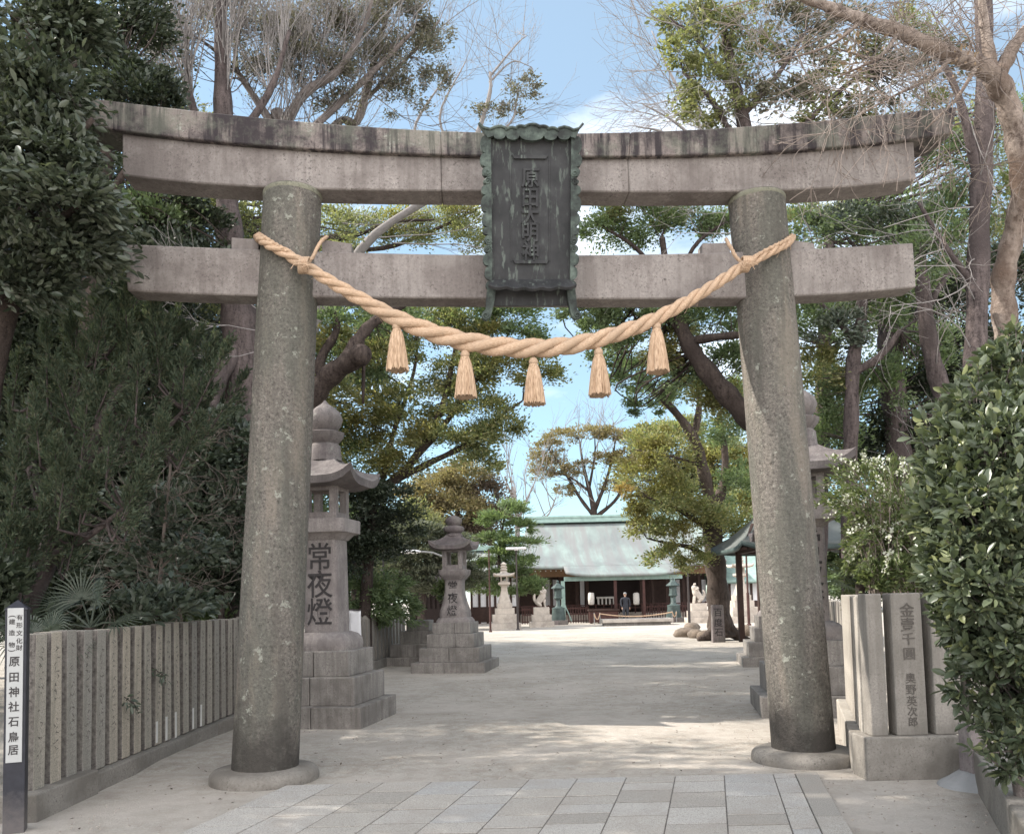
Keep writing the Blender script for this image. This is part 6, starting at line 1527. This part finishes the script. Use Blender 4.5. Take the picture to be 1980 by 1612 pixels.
# clipped hedge bush in the right foreground
def hedge():
    b = P(1990, 1560, 5.2); org = (b.x, b.y, 0)
    r0 = empty("hedge_bush", org, 0, "large clipped hedge bush with thick glossy leaves in the right foreground", "hedge")
    mb = MB(); mb.tube(catmull([(b.x+.02,b.y,-.05,.07),(b.x-.01,b.y,.2,.058),(b.x-.03,b.y+.02,.5,.05),(b.x,b.y+.05,.9,.04)], 6)[:, :3], np.linspace(.075,.04,19), 10)
    C = []; D = []; tw = []
    cl = [(1985,690,5.5,50,70),(1930,740,5.4,60,70),(1880,800,5.2,60,75),(1990,800,5.1,70,90),(1840,880,5.2,62,80),(1930,880,4.9,80,90),(1832,990,5.1,68,90),(1910,1000,4.8,85,90),(1990,980,4.8,70,110),(1835,1100,5.0,50,80),(1890,1120,4.8,80,85),(1980,1120,4.8,80,90),(1862,1200,5.0,48,60),(1915,1230,4.9,66,65),(1985,1240,4.8,75,80),(1880,1320,5.0,48,60),(1950,1330,4.9,60,60),(1910,1410,5.0,40,48),(1975,1420,5.0,45,50),(1948,1478,5.1,32,30)]
    for px, py, Y, rx_, ry_ in cl:
        c = np.array(P(px, py, Y)); k = Y/1650; r3 = np.array([rx_, rx_*1.15, ry_])*k
        thin = 1.0 if py < 1280 else .45
        for _ in range(int(rx_*ry_/46*thin) + 6):        # whorled shoots
            d = rnd_dirs(1)[0]; s_ = c + d*r3*(RNG.uniform(.6, 1.0)**.6 if RNG.random() < .9 else RNG.uniform(1.0, 1.22))
            ax = d*np.array([1,1,.8]) + np.array([0,0,.5]) + RNG.normal(size=3)*.25; ax /= np.linalg.norm(ax)
            nl = random.randint(7, 12); a = np.arange(nl)*2.4 + random.random()*6
            e1 = np.cross(ax, [.3,.2,.9]); e1 /= max(np.linalg.norm(e1), 1e-5); e2 = np.cross(ax, e1)
            o_ = np.outer(np.cos(a), e1) + np.outer(np.sin(a), e2); u = np.linspace(-.06, .02, nl)
            C.append(s_ + np.outer(u, ax) + o_*.004); D.append(o_*1.0 + ax*np.linspace(.3, 1.2, nl)[:, None]); tw.append((s_, ax))
    for i, (s_, ax) in enumerate(tw):
        q = np.array([b.x, b.y+.1, .35 + max(0, s_[2]-.5)*.75]) if i % 2 else None
        if q is not None: mb.tube([q, (q+s_)/2 + RNG.normal(size=3)*.05, s_], [.011,.007,.003], 3, cap=False)
    mb.build("trunk", BK['grey'], r0, smooth=180, local=org)
    C = np.concatenate(C) - np.array(org); D = np.concatenate(D); n_ = len(C)
    V, F3, F4 = leaf_arrays(C, .064, D*1.7, .44, .7, .22, lvar=.5, fine=True)
    link("crown", raw_mesh("crown", V, F3, F4), LF['hedge'], r0)
hedge()
# ------------------------------------------------------------------ trees beside the path just out of view that shade it
def side_tree(x, y, h, rad, lab, m_='dark', cov=1.3):
    r0 = empty("shade_tree", (x,y,0), random.uniform(0,6), lab, "tree", "shade trees left of the path")
    mb = MB(); tr = catmull([(0,0,-.1,.28),(.1,.1,h*.3,.24),(0,.2,h*.6,.16),(.1,0,h*.92,.05)], 6); mb.tube(tr[:, :3], tr[:, 3], 10); pd_ = []
    for i in range(14):
        a = i*2.4; zz = h*(.42 + .55*(i/13)); rr = rad*(1.05 - .6*abs(i/13-.35))
        c = np.array([rr*.62*math.cos(a), rr*.62*math.sin(a), zz]); r3 = np.array([rad*.5, rad*.5, rad*.34])
        S, pt, dr = clump_points(c, r3, int(cov*1500), 26); pd_.append((pt, dr))
        mb.tube([(0,0,zz*.8), c*.6+[0,0,zz*.36], c], [.07,.05,.02], 5, cap=False)
    mb.build("trunk", BK['dark'], r0, smooth=180); leaf_crown(pd_, .16, LF[m_], r0)
for i, (x, y, h, rad) in enumerate(((-11.5,8.5,11,3.4),(-9.5,17.5,11,3.4),(-13.5,20,13,4.0),(-8.0,24,11.5,3.2),(-13,28,13,4.0),(-16,15,13,4))):
    side_tree(x, y, h, rad, "tall shade tree standing left of the path behind the fence, out of the picture")
tree("broadleaf_tree", "tall evergreen filling the view under the right end of the lintel", "tree",
     [(1580,1100,21,.22),(1590,800,21,.2),(1600,500,21,.14),(1610,420,21,.1)], [], [(1560,440,21,70,50,'olive'),(1640,460,21,70,60),(1720,420,21,70,60),(1800,460,21,80,70),(1880,300,21,70,90,'olive'),(1950,250,21,70,90),(1560,640,21,70,60),(1650,620,21,70,60,'olive'),(1740,640,21,80,70),(1830,600,21,80,70),(1580,760,21,70,70,'olive'),(1680,760,21,80,70),(1780,780,21,80,80),(1900,480,21,80,80,'olive'),(1600,880,21,80,70),(1470,660,21,50,60,'olive')], 'green', 'purple', L=.085, cover=.75)
tree("broadleaf_tree", "tall grey green evergreen behind the purple brown trunk left of the left pillar", "tree",
     [(330,1100,19,.22),(340,700,19,.2),(350,400,19,.14),(350,250,19,.1)], [], [(300,420,19,80,60),(400,430,19,80,60,'olive'),(480,440,19,50,60,'olive'),(420,620,19,60,60,'olive'),(480,700,19,50,60),(350,560,19,90,70),(260,120,19,60,80),(330,220,19,70,30,'olive'),(640,440,20,60,40,'olive'),(440,780,19,70,60)], 'dark', 'purple', L=.085, cover=.8)
# ------------------------------------------------------------------ litter on the sand
nl = 900; Yl = RNG.uniform(5.5, 26, nl)**1.0; Xl = RNG.uniform(-3.3, 6.5, nl) + (Yl-7)*.1
C = np.stack([Xl, Yl, np.full(nl, .012)], 1); V, F3, F4 = leaf_arrays(C, .035, RNG.normal(size=(nl,3))*[1,1,.12]*2.5, .45, 2.5, .25)
tag(link("leaf_litter", raw_mesh("leaf_litter", V, F3, F4), leafmat("litter", [(0.06,0.04,0.03),(0.12,0.08,0.05),(0.09,0.07,0.05)], .8, .1, .2)), kind="stuff")
mb = MB()
for _ in range(1500):
    y = 5.3 + 10*random.random()**1.7; x = random.uniform(-3.3, 4.2); s_ = random.uniform(.003, .010)
    if -1.95 + (y-7.2)*.232 < x < 2.5 + (y-7.2)*.232 and y < 7.23 and random.random() < .85: continue
    mb.blob((x,y,s_*.5), (s_,s_*.8,s_*.6), 6, 4, noise=.2)
tag(mb.build("pebbles", granite("pebble", (0.36,0.32,0.28), .7, 30)), kind="stuff")
